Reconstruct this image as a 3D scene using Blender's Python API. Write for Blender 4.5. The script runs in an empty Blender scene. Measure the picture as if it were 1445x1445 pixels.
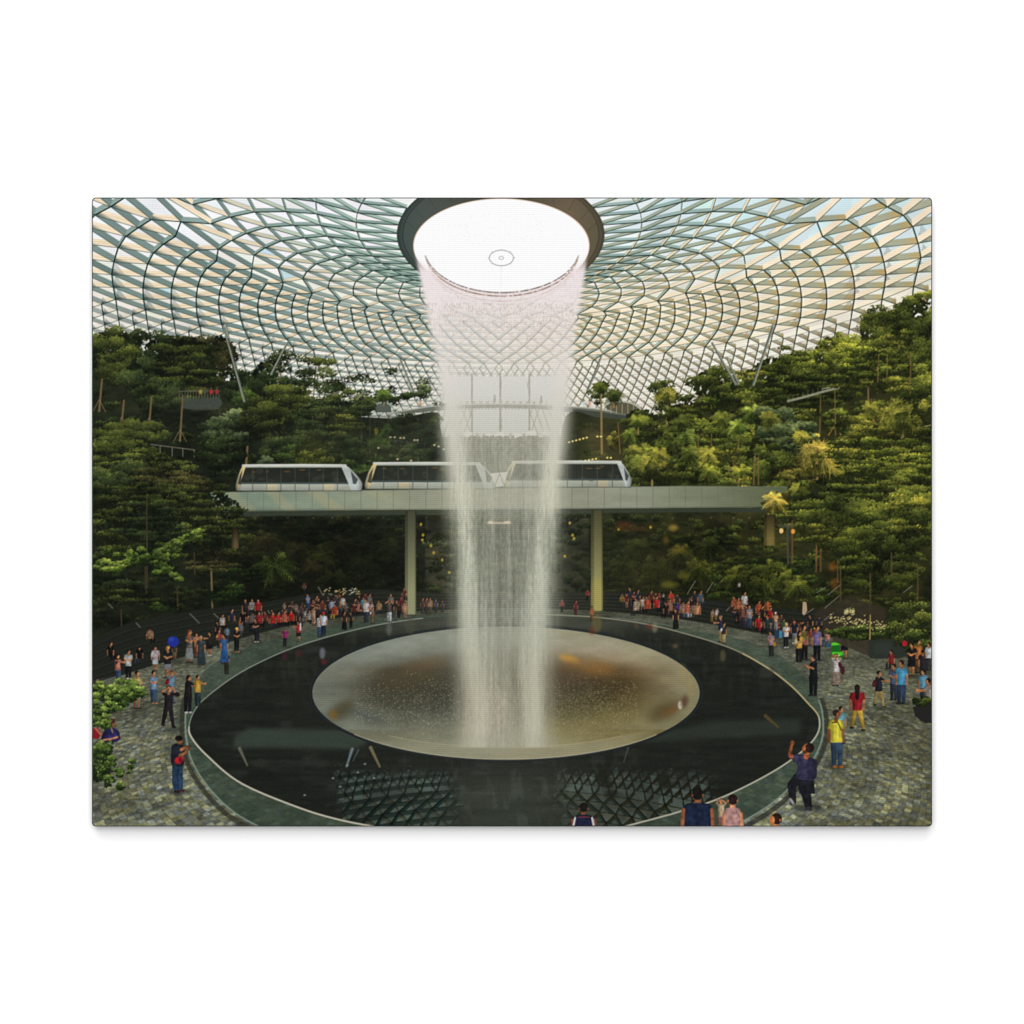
# A stretched-canvas photo print hanging on a white wall.
# The object is flat and printed, so the picture is built as ink: every printed thing (each tree, each person,
# the train, the waterfall ...) is a flat ink mesh of its own on the canvas, coloured through one colour attribute.
# 1 unit of picture space = 1 mm on the canvas; picture x runs 130..1315, y runs 279..1166 (downwards).
import math, random
import numpy as np

S = 2
PX0, PY0, PX1, PY1 = 130, 279, 1315, 1166
W, H = (PX1 - PX0) * S, (PY1 - PY0) * S
INK = np.zeros((H, W, 3), np.float32)
IDS = np.zeros((H, W), np.int16)
PARTS = [None]            # index = id
rng = np.random.default_rng(11)
R = random.Random(5)

def reg(name, label=None, parent=0, stuff=False):
    PARTS.append(dict(name=name, label=label, parent=parent, stuff=stuff))
    return len(PARTS) - 1

def bbox(pts, pad):
    p = np.asarray(pts, float)
    x0 = max(int(math.floor(p[:, 0].min() - pad)), 0); x1 = min(int(math.ceil(p[:, 0].max() + pad)) + 1, W)
    y0 = max(int(math.floor(p[:, 1].min() - pad)), 0); y1 = min(int(math.ceil(p[:, 1].max() + pad)) + 1, H)
    return x0, y0, x1, y1

def topx(pts):
    p = np.array(pts, float)
    p[:, 0] = (p[:, 0] - PX0) * S; p[:, 1] = (p[:, 1] - PY0) * S
    return p

def comp(x0, y0, x1, y1, a, col, pid=None, thr=.5):
    """lay ink of colour col with coverage a over a block"""
    v = INK[y0:y1, x0:x1]
    c = np.asarray(col, np.float32)
    if c.ndim == 1: c = c[None, None, :]
    v += (c - v) * a[..., None].astype(np.float32)
    if pid is not None:
        IDS[y0:y1, x0:x1][a > thr] = pid

def grid(x0, y0, x1, y1):
    return np.arange(x0, x1)[None, :] + .5, np.arange(y0, y1)[:, None] + .5

def convex(pts, col, alpha=1., pid=None, soft=1., px=False):
    p = np.asarray(pts, float) if px else topx(pts)
    x0, y0, x1, y1 = bbox(p, soft)
    if x1 <= x0 or y1 <= y0: return
    ar = np.sum(p[:, 0] * np.roll(p[:, 1], -1) - np.roll(p[:, 0], -1) * p[:, 1])
    if abs(ar) < 1e-6: return
    if ar < 0: p = p[::-1]
    X, Y = grid(x0, y0, x1, y1)
    a = None
    for i in range(len(p)):
        ax, ay = p[i]; bx, by = p[(i + 1) % len(p)]
        L = math.hypot(bx - ax, by - ay)
        if L < 1e-6: continue
        d = ((bx - ax) * (Y - ay) - (by - ay) * (X - ax)) / L
        e = np.clip(d / soft + .5, 0, 1)
        a = e if a is None else np.minimum(a, e)
    comp(x0, y0, x1, y1, a * alpha, col, pid, .5 * alpha)

def polymask(p, x0, y0, x1, y1):
    acc = np.zeros((y1 - y0, x1 - x0), np.float32)
    for ox, oy in ((.25, .3), (.75, .2), (.3, .75), (.8, .7)):
        X = np.arange(x0, x1)[None, :] + ox; Y = np.arange(y0, y1)[:, None] + oy
        ins = np.zeros(acc.shape, bool)
        n = len(p)
        for i in range(n):
            ax, ay = p[i]; bx, by = p[(i + 1) % n]
            if ay == by: continue
            lo, hi = min(ay, by), max(ay, by)
            r0 = max(0, int(math.floor(lo - y0 - 1))); r1 = min(y1 - y0, int(math.ceil(hi - y0 + 1)))
            if r1 <= r0: continue
            yv = Y[r0:r1]
            ins[r0:r1] ^= ((ay > yv) != (by > yv)) & (X < (bx - ax) * (yv - ay) / (by - ay) + ax)
        acc += ins
    return acc / 4

def poly(pts, col, alpha=1., pid=None, blur=0):
    p = topx(pts)
    pad = 1 + blur * S * 3
    x0, y0, x1, y1 = bbox(p, pad)
    if x1 <= x0 or y1 <= y0: return
    a = polymask(p, x0, y0, x1, y1)
    if blur: a = gauss(a, blur * S)
    comp(x0, y0, x1, y1, a * alpha, col, pid, .5 * alpha)

def stroke(pts, w, col, alpha=1., pid=None, w2=None, soft=1.):
    p = topx(pts); w = w * S; w2 = w if w2 is None else w2 * S
    n = len(p) - 1
    x0, y0, x1, y1 = bbox(p, max(w, w2) / 2 + 2)
    if x1 <= x0 or y1 <= y0: return
    X, Y = grid(x0, y0, x1, y1)
    A = np.zeros((y1 - y0, x1 - x0))
    for i in range(n):
        ax, ay = p[i]; bx, by = p[i + 1]
        dx, dy = bx - ax, by - ay; L2 = dx * dx + dy * dy + 1e-9
        t = np.clip(((X - ax) * dx + (Y - ay) * dy) / L2, 0, 1)
        d = np.sqrt((X - ax - t * dx) ** 2 + (Y - ay - t * dy) ** 2)
        hw = (w + (w2 - w) * (i + t) / n) / 2
        cov = np.minimum(1, 2 * hw / soft) if soft else 1
        A = np.maximum(A, np.clip((hw - d) / soft + .5, 0, 1) * np.minimum(1, 2 * hw))
    comp(x0, y0, x1, y1, A * alpha, col, pid, .5 * alpha)

def ellipse(cx, cy, rx, ry, col, alpha=1., pid=None, rot=0., soft=1., blur=0):
    p = topx([(cx, cy)])[0]; rx *= S; ry *= S
    m = max(rx, ry) + 2 + blur * S * 3
    x0, y0, x1, y1 = bbox([(p[0] - m, p[1] - m), (p[0] + m, p[1] + m)], 0)
    if x1 <= x0 or y1 <= y0: return
    X, Y = grid(x0, y0, x1, y1)
    c, s = math.cos(rot), math.sin(rot)
    u = ((X - p[0]) * c + (Y - p[1]) * s) / rx; v = (-(X - p[0]) * s + (Y - p[1]) * c) / ry
    q = np.sqrt(u * u + v * v)
    a = np.clip((1 - q) * min(rx, ry) / soft + .5, 0, 1)
    if blur: a = gauss(a, blur * S)
    comp(x0, y0, x1, y1, a * alpha, col, pid, .5 * alpha)

def box1(a, r, ax):
    r = int(r)
    if r < 1: return a
    n = a.shape[ax]
    pad = [(0, 0)] * a.ndim; pad[ax] = (r + 1, r)
    c = np.cumsum(np.pad(a, pad, mode='edge'), axis=ax, dtype=np.float64)
    hi = np.take(c, np.arange(2 * r + 1, 2 * r + 1 + n), axis=ax); lo = np.take(c, np.arange(0, n), axis=ax)
    return ((hi - lo) / (2 * r + 1)).astype(np.float32)

def gauss(a, s, sy=None):
    """three box passes"""
    a = np.asarray(a, np.float32)
    for ax, q in ((1, s), (0, s if sy is None else sy)):
        if q < .35: continue
        if q < 1.2:
            k = np.exp(-np.arange(-3, 4) ** 2 / (2 * q * q)); k /= k.sum()
            pad = [(0, 0)] * a.ndim; pad[ax] = (3, 3)
            b = np.pad(a, pad, mode='edge'); n = a.shape[ax]
            a = sum(k[i] * np.take(b, np.arange(i, i + n), axis=ax) for i in range(7)).astype(np.float32)
            continue
        w = math.sqrt(12 * q * q / 3 + 1); r = max(1, int(round((w - 1) / 2)))
        for _ in range(3): a = box1(a, r, ax)
    return a

def noise(h, w, cy, cx, seed, octv=1, fall=.5):
    """smooth value noise, cells of cy by cx pixels, range 0..1"""
    g = np.random.default_rng(seed)
    out = np.zeros((h, w), np.float32); tot = 0; amp = 1.
    for o in range(octv):
        ny, nx = int(h / cy) + 3, int(w / cx) + 3
        t = g.random((ny, nx)).astype(np.float32)
        fy = np.arange(h) / cy; fx = np.arange(w) / cx
        iy = fy.astype(int); ix = fx.astype(int)
        uy = fy - iy; ux = fx - ix
        uy = (uy * uy * (3 - 2 * uy)).astype(np.float32)[:, None]; ux = (ux * ux * (3 - 2 * ux)).astype(np.float32)[None, :]
        a = t[iy][:, ix]; b = t[iy][:, ix + 1]; c = t[iy + 1][:, ix]; d = t[iy + 1][:, ix + 1]
        out += amp * ((a + (b - a) * ux) * (1 - uy) + (c + (d - c) * ux) * uy)
        tot += amp; amp *= fall; cy = max(cy / 2, 1); cx = max(cx / 2, 1)
    return out / tot

def sm(a, b, x):
    t = np.clip((x - a) / (b - a), 0, 1)
    return t * t * (3 - 2 * t)

def lerp(a, b, t):
    return np.asarray(a, float) * (1 - t) + np.asarray(b, float) * t

YY, XX = np.mgrid[0:H, 0:W].astype(np.float32)
XX = XX / S + PX0; YY = YY / S + PY0      # picture coordinates of every ink cell

def spline(pts, n=12):
    """Catmull-Rom through the points"""
    p = np.array(pts, float); q = np.vstack([2 * p[0] - p[1], p, 2 * p[-1] - p[-2]])
    out = []
    for i in range(1, len(q) - 2):
        for k in range(n):
            t = k / n; a, b, c, d = q[i - 1], q[i], q[i + 1], q[i + 2]
            out.append(.5 * (2 * b + (c - a) * t + (2 * a - 5 * b + 4 * c - d) * t * t + (3 * b - a - 3 * c + d) * t ** 3))
    out.append(p[-1])
    return np.array(out)

def leaves(x, y, sx, sy, rot, col, pid=None, alpha=1.):
    """many small pointed leaves at once, later ones on top; arrays in picture units"""
    x = (np.asarray(x) - PX0) * S; y = (np.asarray(y) - PY0) * S
    sx = np.asarray(sx) * S; sy = np.asarray(sy) * S
    n = len(x)
    if n == 0: return
    r = int(math.ceil(float(np.max(np.maximum(sx, sy))))) + 1
    oy, ox = np.mgrid[-r:r + 1, -r:r + 1]
    ox = ox.ravel(); oy = oy.ravel()
    c = np.cos(rot)[:, None]; s = np.sin(rot)[:, None]
    for k in range(0, n, 20000):
        sl = slice(k, k + 20000)
        ix = np.floor(x[sl]).astype(int)[:, None] + ox[None]; iy = np.floor(y[sl]).astype(int)[:, None] + oy[None]
        dx = ix + .5 - x[sl][:, None]; dy = iy + .5 - y[sl][:, None]
        u = (dx * c[sl] + dy * s[sl]) / sx[sl][:, None]; v = (-dx * s[sl] + dy * c[sl]) / sy[sl][:, None]
        m = (np.abs(v) < (1 - u * u)) & (np.abs(u) < 1) & (ix >= 0) & (ix < W) & (iy >= 0) & (iy < H)
        li, pi = np.nonzero(m)
        yy = iy[li, pi]; xx = ix[li, pi]
        cc = col[sl][li].astype(np.float32)
        if alpha < 1: cc = INK[yy, xx] * (1 - alpha) + cc * alpha
        INK[yy, xx] = cc
        if pid is not None:
            IDS[yy, xx] = pid[sl][li] if isinstance(pid, np.ndarray) else pid
# ---------------------------------------------------------------- the glass dome
ID_SKY = reg('printed_sky', 'pale evening sky printed above the glass dome')
INK[:] = (240, 241, 240); IDS[:] = ID_SKY
ID_G = reg('dome_glass', 'triangular glass panes of the printed dome'); ID_B = reg('dome_lattice', 'dark green steel lattice of the printed dome')
def dome():
    CX, F, HY, D = 704., 593., 753., 21.7
    T = {4: ([(-22, -448, 314.6), (-20, -397, 350), (-18, -349.4, 378), (-16, -304, 398.3), (-14, -262, 414), (-12, -223, 425), (-10, -185, 436), (-8, -149, 442)], 449),
         5: ([(-22.5, -488.5, 312.6), (-21.5, -457.4, 333.3), (-20.5, -427.2, 351), (-19.5, -400.3, 366), (-18.5, -375.3, 380), (-17.5, -350, 391.5), (-16.5, -326.6, 401.8), (-15.5, -302, 411), (-6.4, -133, 448.7)], 455),
         6: ([(-22, -507.2, 324), (-21, -474, 343.7), (-20, -443, 361.3), (-19, -415, 378), (-18, -385.7, 390.4), (-17, -357.7, 402.9), (-16, -332.4, 412.2), (-6, -127.6, 457.4)], 462),
         7: ([(-21.5, -525, 336.4), (-20.5, -487.5, 355), (-19.5, -454.2, 373.8), (-18.5, -422.5, 390.4), (-17.5, -392, 401.8), (-16.5, -363.3, 413.2), (-15.5, -335.5, 423.6), (-5.5, -123, 465)], 470),
         8: ([(-21, -535, 353), (-20, -496, 369.6), (-19, -461, 388), (-18, -427.3, 405), (-17, -395.5, 416), (-16, -365, 427), (-15, -337, 436), (-5, -117, 475.8)], 479),
         9: ([(-20.5, -541.4, 371.7), (-19.5, -501, 388.3), (-18.5, -463.6, 406), (-17.5, -428.7, 419.5), (-16.5, -396.5, 429.9), (-15.5, -365, 439.2), (-14.5, -336, 448.5), (-4.6, -110, 486.5)], 489),
         10: ([(-20, -545.2, 389.4), (-19, -502.4, 406), (-18, -463.6, 419.5), (-17, -428, 434), (-16, -395.5, 442.3), (-15, -363, 453.7), (-14, -332.8, 462), (-4.2, -101, 496)], 498),
         11: ([(-19.5, -544.6, 406), (-18.5, -501, 422.6), (-17.5, -461.5, 436), (-16.5, -425.2, 448), (-15.5, -393, 457.9), (-14.5, -358.8, 466.2), (-13.5, -327.6, 474.5)], 506),
         12: ([(-19, -542, 422.6), (-18, -498, 437), (-17, -458, 450.2), (-16, -420.6, 461), (-15, -387, 470), (-14, -353.6, 477.6), (-13, -322.4, 483.8), (-9, -210, 501), (-6, -131, 508)], 513)}
    fx, fy = {}, {}
    for k, (rows, y0) in T.items():
        r = np.array(rows); p, x, y = r.T
        fx[k] = np.linalg.lstsq(np.stack([p, p ** 3, p ** 5], 1), x, rcond=None)[0]
        fy[k] = (y0,) + tuple(np.linalg.lstsq(np.stack([x ** 2, x ** 4], 1), y - y0, rcond=None)[0])
    zk = {4: 16.8, 5: 18.6, 6: 20.2, 7: 21.7, 8: 22.9, 9: 24, 10: 25, 11: 26, 12: 27}
    def node(k, p):
        """ring k, place p round it (0 = far side)"""
        if k >= 4:
            kk = min(k, 12); a = fx[kk]; b = fy[kk]
            x = a[0] * p + a[1] * p ** 3 + a[2] * p ** 5
            y = b[0] + b[1] * x * x + b[2] * x ** 4
            z = zk[kk]
            if k > 12:
                e = k - 12
                y += e * (7.9 + 3. * (x / 540) ** 2); x *= 1 + .0165 * e
                z = (753 - (b[0] + 7.9 * e)) / F * min(66.6 + 2.5 * e, 80)
            d = F * z / max(HY - y, 30)
            return np.array([x * d / F, d, z])
        ph = p * math.pi / 48.5; i = k + 3
        A = (5.0, 7.2, 9.1, 10.65, 12.4, 14., 15.5)[i]; B = (4.6, 4.9, 6., 7.2, 8.2, 9.2, 10.1)[i]; z = (14.9, 15.2, 15.7, 16., 16.3, 16.45, 16.6)[i]
        return np.array([A * math.sin(ph), D + B * math.cos(ph), z])
    def proj(p): return np.array([CX + F * p[0] / p[1], HY - F * p[2] / p[1]])
    beams = []; tris = []
    def ok(*q):
        for v in q:
            if v[1] < 6: return False
        m = proj(q[0])
        return 40 < m[0] < 1405 and 170 < m[1] < 700
    for k in range(-3, 23):
        st = 2. if k < 4 else 1. if k < 12 else .5
        sh = 0 if k % 2 == 0 else .5
        for j in range(-40, 41):
            if k in (4, 12):                       # every node of this ring carries two of the denser next one
                s2 = st * 2
                p = j * s2
                if abs(p) > 34: continue
                a = node(k, p); b = node(k, p + s2)
                c0, c1, c2 = node(k + 1, p - st / 2), node(k + 1, p + st / 2), node(k + 1, p + 1.5 * st)
                if not ok(a, b, c0, c1): continue
                tris += [(a, c0, c1), (a, b, c1), (b, c1, c2)]
                beams += [(a, b, 0, k), (a, c0, 1, k), (a, c1, 2, k)]
            else:
                p = (j + sh) * st
                if abs(p) > 34: continue
                a = node(k, p); b = node(k, p + st); c = node(k + 1, p + st / 2); cm = node(k + 1, p - st / 2)
                if not ok(a, b, c, cm): continue
                tris += [(a, b, c), (a, cm, c)]
                beams += [(a, b, 0, k), (a, cm, 1, k), (a, c, 2, k)]
    g = np.random.default_rng(3)
    def depth(k): return float(np.interp(k, [-3, 2, 4, 6, 9, 12, 13, 18], [.2, .23, .32, .46, .54, .56, .6, .56]))
    for t in tris:
        P = [proj(p) for p in t]; m = np.mean(P, 0)
        u = np.clip((m[0] - 300) / 800, 0, 1); v = np.clip((m[1] - 285) / 190, 0, 1)
        c = lerp(lerp((240, 241, 242), (212, 230, 232), sm(.5, 1., u)), lerp((240, 236, 228), (238, 232, 220), u), sm(.2, .75, v))
        c = c + g.normal(0, 3.5) + g.normal(0, 2, 3)
        if g.random() < .06 and m[0] < 420: c = c * np.array([.86, .95, 1.])
        convex(P, c, 1, ID_G, soft=1.)
    beams.sort(key=lambda b: (-(b[0][1] + b[1][1]) + (0, .2, .2, .1)[b[2]]))
    for a, b, fam, k in beams:
        m = (a + b) / 2
        rad = np.array([m[0], m[1] - D, 0]); rad /= np.linalg.norm(rad) + 1e-9
        sl = float(np.interp(k, [-2, 4, 8, 12, 15, 20], [.15, .3, .3, .12, -.25, -.6]))
        nn = rad * sl + np.array([0, 0, -1.]); nn /= np.linalg.norm(nn)
        dp = depth(k) * float(np.interp(abs(m[0] / m[1]), [.15, .75], [.62, 1.]))
        A2, B2 = proj(a), proj(b); A, B = proj(a - nn * dp), proj(b - nn * dp)
        left = m[0] < 0
        sx = proj(m)[0]
        w = sm(620, 800, sx)                       # 0 left half, 1 right half
        z1 = 1 - sm(-2, 3, k); z3 = sm(11, 14, k)
        # the rib that winds inwards is heavy on either side; its mirror image carries the wide plates
        heavy = (fam == 2 and sx < 704) or (fam == 1 and sx >= 704)
        row = (fam == 1 and sx < 704) or (fam == 2 and sx >= 704)
        if fam == 0:
            cl = lerp(lerp(lerp((132, 150, 146), (172, 182, 176), sm(340, 540, sx)), (148, 170, 162), z1), (166, 172, 168), z3); cr = lerp(lerp((243, 228, 204), (228, 214, 182), z1), (242, 238, 230), z3)
        elif row:
            cl = lerp(lerp((240, 225, 200), (174, 196, 184), z1), (238, 232, 222), z3); cr = lerp(lerp((176, 177, 156), (172, 180, 162), z1), (168, 161, 144), z3)
        elif heavy:
            cl = lerp((152, 172, 166), (184, 190, 184), z3); cr = lerp(lerp((176, 187, 174), (164, 186, 182), z1), (192, 190, 176), z3)
        else:
            cl = cr = np.array((168, 178, 170.))
        c = lerp(cl, cr, w) + g.normal(0, 3)  # lit and shaded plate faces put in as colour, per rib family
        convex([A, B, B2, A2], c, 1, ID_B, soft=1.)
        if row and k > 8:
            o, o2 = (A2, B2) if A2[1] > B2[1] else (B2, A2)
            if w < .5: o, o2 = (A2, B2) if A2[0] < B2[0] else (B2, A2)
            e = np.array([0, -1.]) * np.hypot(*(o2 - o)) * .5
            al = float(np.interp(k, [8, 12], [.4, 1.05]))
            convex([o, o + (o2 - o) * .42, o + e * .9 + (o2 - o) * .06], lerp((96, 116, 122), (128, 122, 108), w), al * .45, None, soft=2.5)
            convex([o, o + (o2 - o) * .25, o + e * .55], lerp((80, 100, 106), (112, 106, 92), w), al * .5, None, soft=2.)
        lf, rt = ((A, A2), (B, B2)) if A2[0] < B2[0] else ((B, B2), (A, A2))
        if row and k > 0:
            if w < .7:                             # shade gathers where the plate meets the heavy rib
                for f, al in ((.62, .16), (.46, .2), (.3, .28), (.16, .35)):
                    q = lf[1] + (rt[1] - lf[1]) * f; t = lf[0] + (lf[1] - lf[0]) * .2
                    convex([lf[1], q, t], (62, 84, 88), al * (1 - w), None, soft=2.)
                stroke([lf[0] + (lf[1] - lf[0]) * .45, rt[0] + (rt[1] - rt[0]) * .45], .9, (222, 190, 158), .55 * (1 - z3) * (1 - w), None)
            if w > .3:
                for f, al in ((.35, .3), (.2, .35)):
                    q0 = rt[0] + (lf[0] - rt[0]) * f; q1 = rt[1] + (lf[1] - rt[1]) * f
                    convex([q0, rt[0], rt[1], q1], (206, 172, 112), al * w * (1 - .5 * z3), None, soft=2.)
                convex([lf[1], lf[0] + (lf[1] - lf[0]) * .5, lf[1] + (rt[1] - lf[1]) * .4], (120, 142, 140), .4 * w, None, soft=2.)
        if k >= 4:
            lw = 1.04 * (1.7 - .45 * z3 if heavy else .75 + .15 * z3) * np.interp(m[1], [25, 45, 70], [1.1, 1., .8])
        else: lw = 1.5 if heavy else float(np.interp(k, [-3, -1, 2], [1.25, 1.1, .75]))
        lw *= float(np.interp(abs(sx - 704), [100, 330], [.72, 1.]))
        far = np.clip((m[1] - 38) / 30, 0, 1)
        if heavy: stroke([A2, B2], lw, lerp(lerp((32, 52, 47), (44, 52, 42), w), (64, 66, 56), np.clip(far * .8 + .35 * (1 - abs(sx - 704) / 420), 0, 1)), .95, ID_B)
        elif row and k in (4, 12): stroke([A2, B2], lw * 1.6, lerp((44, 70, 68), (92, 98, 90), far * .8), .9, ID_B)
        else: stroke([A2, B2], lw, lerp((40, 58, 54), lerp((80, 88, 82), (88, 80, 64), w), far * .9), (.8 if k < 1 else (.35 if fam == 0 and k > 12 else .72)), ID_B)
        if k < 4 or heavy:
            stroke([A, B], .6, (96, 122, 116), .5, None)
dome()

dm = (IDS == ID_G) | (IDS == ID_B)
wv_ = sm(300, 420, YY)[..., None] * np.array([.02, .014, .025])
dn_ = noise(H, W, 30 * S, 50 * S, 404, 3)[..., None] - .5             # soft random tone over the whole lattice and glass
dd_ = INK * (1 - wv_) * (.985 + .1 * dn_); dd_ = 205 + (dd_ - 205) * 1.16
INK[dm] = np.clip(dd_, 0, 251)[dm]; del dd_; del wv_, dn_
DOME = INK[:int((620 - PY0) * S)].copy()                             # the bare lattice, to be mirrored in the pool
# ---------------------------------------------------------------- columns that carry the dome, far facade, footbridge
ID_STRUT = [reg('dome_column') for _ in range(7)]
for i, (a, b, w) in enumerate([((318, 458), (346, 570), 5.5), ((405, 484), (381, 535), 5), ((564, 506), (585, 560), 4.5), ((849, 502), (829, 552), 4.5),
                               ((1005, 484), (1040, 548), 5.5), ((1027, 506), (1043, 548), 5), ((1091, 458), (1061, 552), 6)]):
    w *= .72; stroke([a, b], w * .75, (122, 128, 116), 1, ID_STRUT[i], w)
    d = -1 if i < 3 else 1
    stroke([(a[0] + d * .8, a[1]), (b[0] + d * 1.3, b[1])], w * .22, (208, 210, 198), .8, None)
    stroke([(a[0] - d * 1., a[1]), (b[0] - d * 1.7, b[1])], w * .2, (96, 106, 98), .8, None)

ID_FAC = reg('glass_facade', 'pale glazed end wall behind the waterfall')
poly([(628, 531), (790, 531), (800, 585), (806, 700), (618, 700), (620, 585)], (206, 207, 197), 1, ID_FAC)
for x in np.arange(636, 780, 9.4):                                  # diamond trusses
    for s in (-1, 1):
        stroke([(x, 530), (x + s * 34, 628)], 1.5, (122, 118, 104), .85)
for x0, x1, y0, y1 in ((628, 665, 531, 566), (667, 705, 531, 566), (708, 744, 531, 566), (748, 784, 531, 566), (666, 704, 578, 612), (709, 746, 578, 612)):
    poly([(x0, y0), (x1, y0), (x1, y1), (x0, y1)], (205, 209, 206), 1, None)
for x in (666, 706, 747): stroke([(x, 528), (x, 614)], 2.4, (96, 90, 78), .9)
for x, y in ((660, 612), (706, 613), (750, 611), (690, 615), (730, 615), (772, 611)): ellipse(x, y, 7, 3.5, (238, 238, 234), .9)
poly([(600, 616), (640, 618), (705, 620), (770, 617), (820, 612), (820, 740), (600, 740)], (74, 78, 62), 1, ID_FAC)
g = np.random.default_rng(8)
n = 900; leaves(g.uniform(600, 830, n), 616 + np.abs(g.normal(0, 9, n)), g.uniform(1, 2.6, n), g.uniform(.8, 1.6, n), g.uniform(0, 3, n), np.array([(84, 86, 68)]) + g.normal(0, 14, (n, 1)), None)
for _ in range(60):
    x = g.uniform(600, 815); y = g.uniform(622, 690); stroke([(x, y), (x + g.normal(0, .5), y + g.uniform(8, 26))], 1.2, lerp((78, 80, 66), (150, 148, 130), g.random()), .6)

ID_BR = reg('footbridge', 'curved footbridge crossing behind the waterfall'); ID_BRR = reg('railing', None, ID_BR)
top = spline([(548, 584), (580, 578), (612, 573), (660, 570.5), (706, 570), (760, 571), (812, 574), (850, 578), (898, 586)], 10)
poly([tuple(p) for p in top] + [(893, 591), (872, 594), (846, 588), (812, 583), (760, 577), (706, 575.5), (660, 576.5), (612, 580), (580, 583)], (104, 106, 94), 1, ID_BR)
poly([(808, 577), (846, 581), (894, 588), (890, 594), (870, 597), (846, 592), (808, 584)], (62, 68, 58), 1, ID_BR)
stroke(top, 2., (178, 180, 168), .9, ID_BR)
for i in range(0, len(top), 2): stroke([tuple(top[i]), (top[i][0], top[i][1] - 9)], .8, (196, 196, 186), .7, ID_BRR)
stroke([(p[0], p[1] - 9) for p in top], .9, (196, 196, 184), .7, ID_BRR)
stroke([(p[0], p[1] - 4.5) for p in top], .6, (190, 190, 178), .5)
ID_PAV = reg('pavilion', 'round roofed pavilion at the right end of the footbridge')
poly(spline([(854, 571), (862, 567.5), (878, 566.5), (893, 569), (902, 575), (903, 584), (880, 584), (856, 578)], 5).tolist(), (88, 84, 66), 1, ID_PAV)
stroke(spline([(853, 572), (862, 568), (878, 566.5), (893, 569.5), (903, 576)], 6), 2.6, (176, 176, 160), 1, ID_PAV)
for x in range(862, 902, 8): stroke([(x, 570), (x, 583)], .9, (178, 168, 136), .8)
ID_PAVL = reg('pavilion', 'small domed canopy at the left end of the footbridge')
poly([(528, 572), (533, 569), (541, 568), (549, 570), (552, 573), (552, 582), (530, 582)], (84, 92, 84), 1, ID_PAVL)
stroke(spline([(527, 573), (533, 569.5), (541, 568), (549, 570), (553, 573.5)], 5), 2.2, (158, 166, 160), 1, ID_PAVL)
ID_GC = [reg('person', 'visitor standing on the footbridge') for _ in range(5)]
for i, (x, y, c) in enumerate(((593, 574, (200, 150, 110)), (698, 569, (110, 120, 112)), (764, 570, (120, 104, 90)), (824, 575, (196, 206, 210)), (832, 575, (206, 160, 140)))):
    ellipse(x, y - 5, 1.8, 4, c, .9, ID_GC[i]); ellipse(x, y - 10.2, 1.2, 1.3, (90, 70, 56), .9, ID_GC[i])
# ---------------------------------------------------------------- the planted hillside
ID_HILL = reg('hillside', 'dark planted terraces of the printed hillside', 0)
hl = spline([(125, 500), (200, 505), (270, 515), (330, 545), (380, 560), (430, 588), (500, 588), (560, 590), (616, 582), (622, 606), (640, 700)], 6)
hr = spline([(786, 700), (798, 588), (850, 590), (920, 590), (1000, 560), (1060, 540), (1130, 520), (1190, 490), (1250, 465), (1320, 440)], 6)
poly([tuple(p) for p in hl] + [(640, 880), (125, 960)], (31, 37, 27), 1, ID_HILL)
poly([tuple(p) for p in hr] + [(1320, 960), (792, 880)], (39, 43, 26), 1, ID_HILL)
poly([(600, 690), (830, 690), (830, 880), (600, 880)], (62, 64, 50), 1, ID_HILL)

PAL = dict(
    olive=((21, 27, 17), (50, 60, 30), (86, 96, 45)),
    dark=((19, 25, 17), (36, 47, 28), (60, 74, 42)),
    brown=((23, 25, 17), (48, 49, 30), (80, 80, 46)),
    green=((21, 29, 18), (48, 66, 30), (84, 108, 48)),
    gray=((24, 32, 22), (58, 72, 46), (108, 124, 84)),
    yel=((30, 36, 18), (78, 86, 36), (130, 134, 60)),
    gold=((38, 38, 18), (96, 98, 42), (166, 156, 76)),
    lime=((24, 34, 17), (66, 88, 36), (130, 150, 70)),
    rgreen=((25, 31, 16), (60, 74, 30), (110, 122, 52)),
    rdark=((21, 27, 14), (46, 57, 26), (84, 96, 43)))
gl = np.random.default_rng(21)

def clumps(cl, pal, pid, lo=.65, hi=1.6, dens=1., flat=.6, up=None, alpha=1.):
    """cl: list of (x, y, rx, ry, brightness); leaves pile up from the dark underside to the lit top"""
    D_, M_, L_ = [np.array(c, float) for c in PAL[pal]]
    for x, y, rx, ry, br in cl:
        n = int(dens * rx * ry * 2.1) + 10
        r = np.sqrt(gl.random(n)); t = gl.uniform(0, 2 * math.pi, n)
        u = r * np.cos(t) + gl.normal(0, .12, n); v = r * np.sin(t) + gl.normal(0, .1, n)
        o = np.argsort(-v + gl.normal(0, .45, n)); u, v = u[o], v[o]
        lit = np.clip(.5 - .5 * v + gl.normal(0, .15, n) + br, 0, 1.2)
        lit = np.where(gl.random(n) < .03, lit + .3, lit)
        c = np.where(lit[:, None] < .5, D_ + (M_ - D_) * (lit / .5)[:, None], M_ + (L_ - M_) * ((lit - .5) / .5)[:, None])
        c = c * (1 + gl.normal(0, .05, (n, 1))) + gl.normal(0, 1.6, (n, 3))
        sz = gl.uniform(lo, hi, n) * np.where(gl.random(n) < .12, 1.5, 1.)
        leaves(x + u * rx, y + v * ry, sz, sz * flat * gl.uniform(.7, 1.2, n), gl.normal(0, .7, n) + (gl.random(n) < .5) * math.pi, np.clip(c, 0, 255), pid, alpha)

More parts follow.
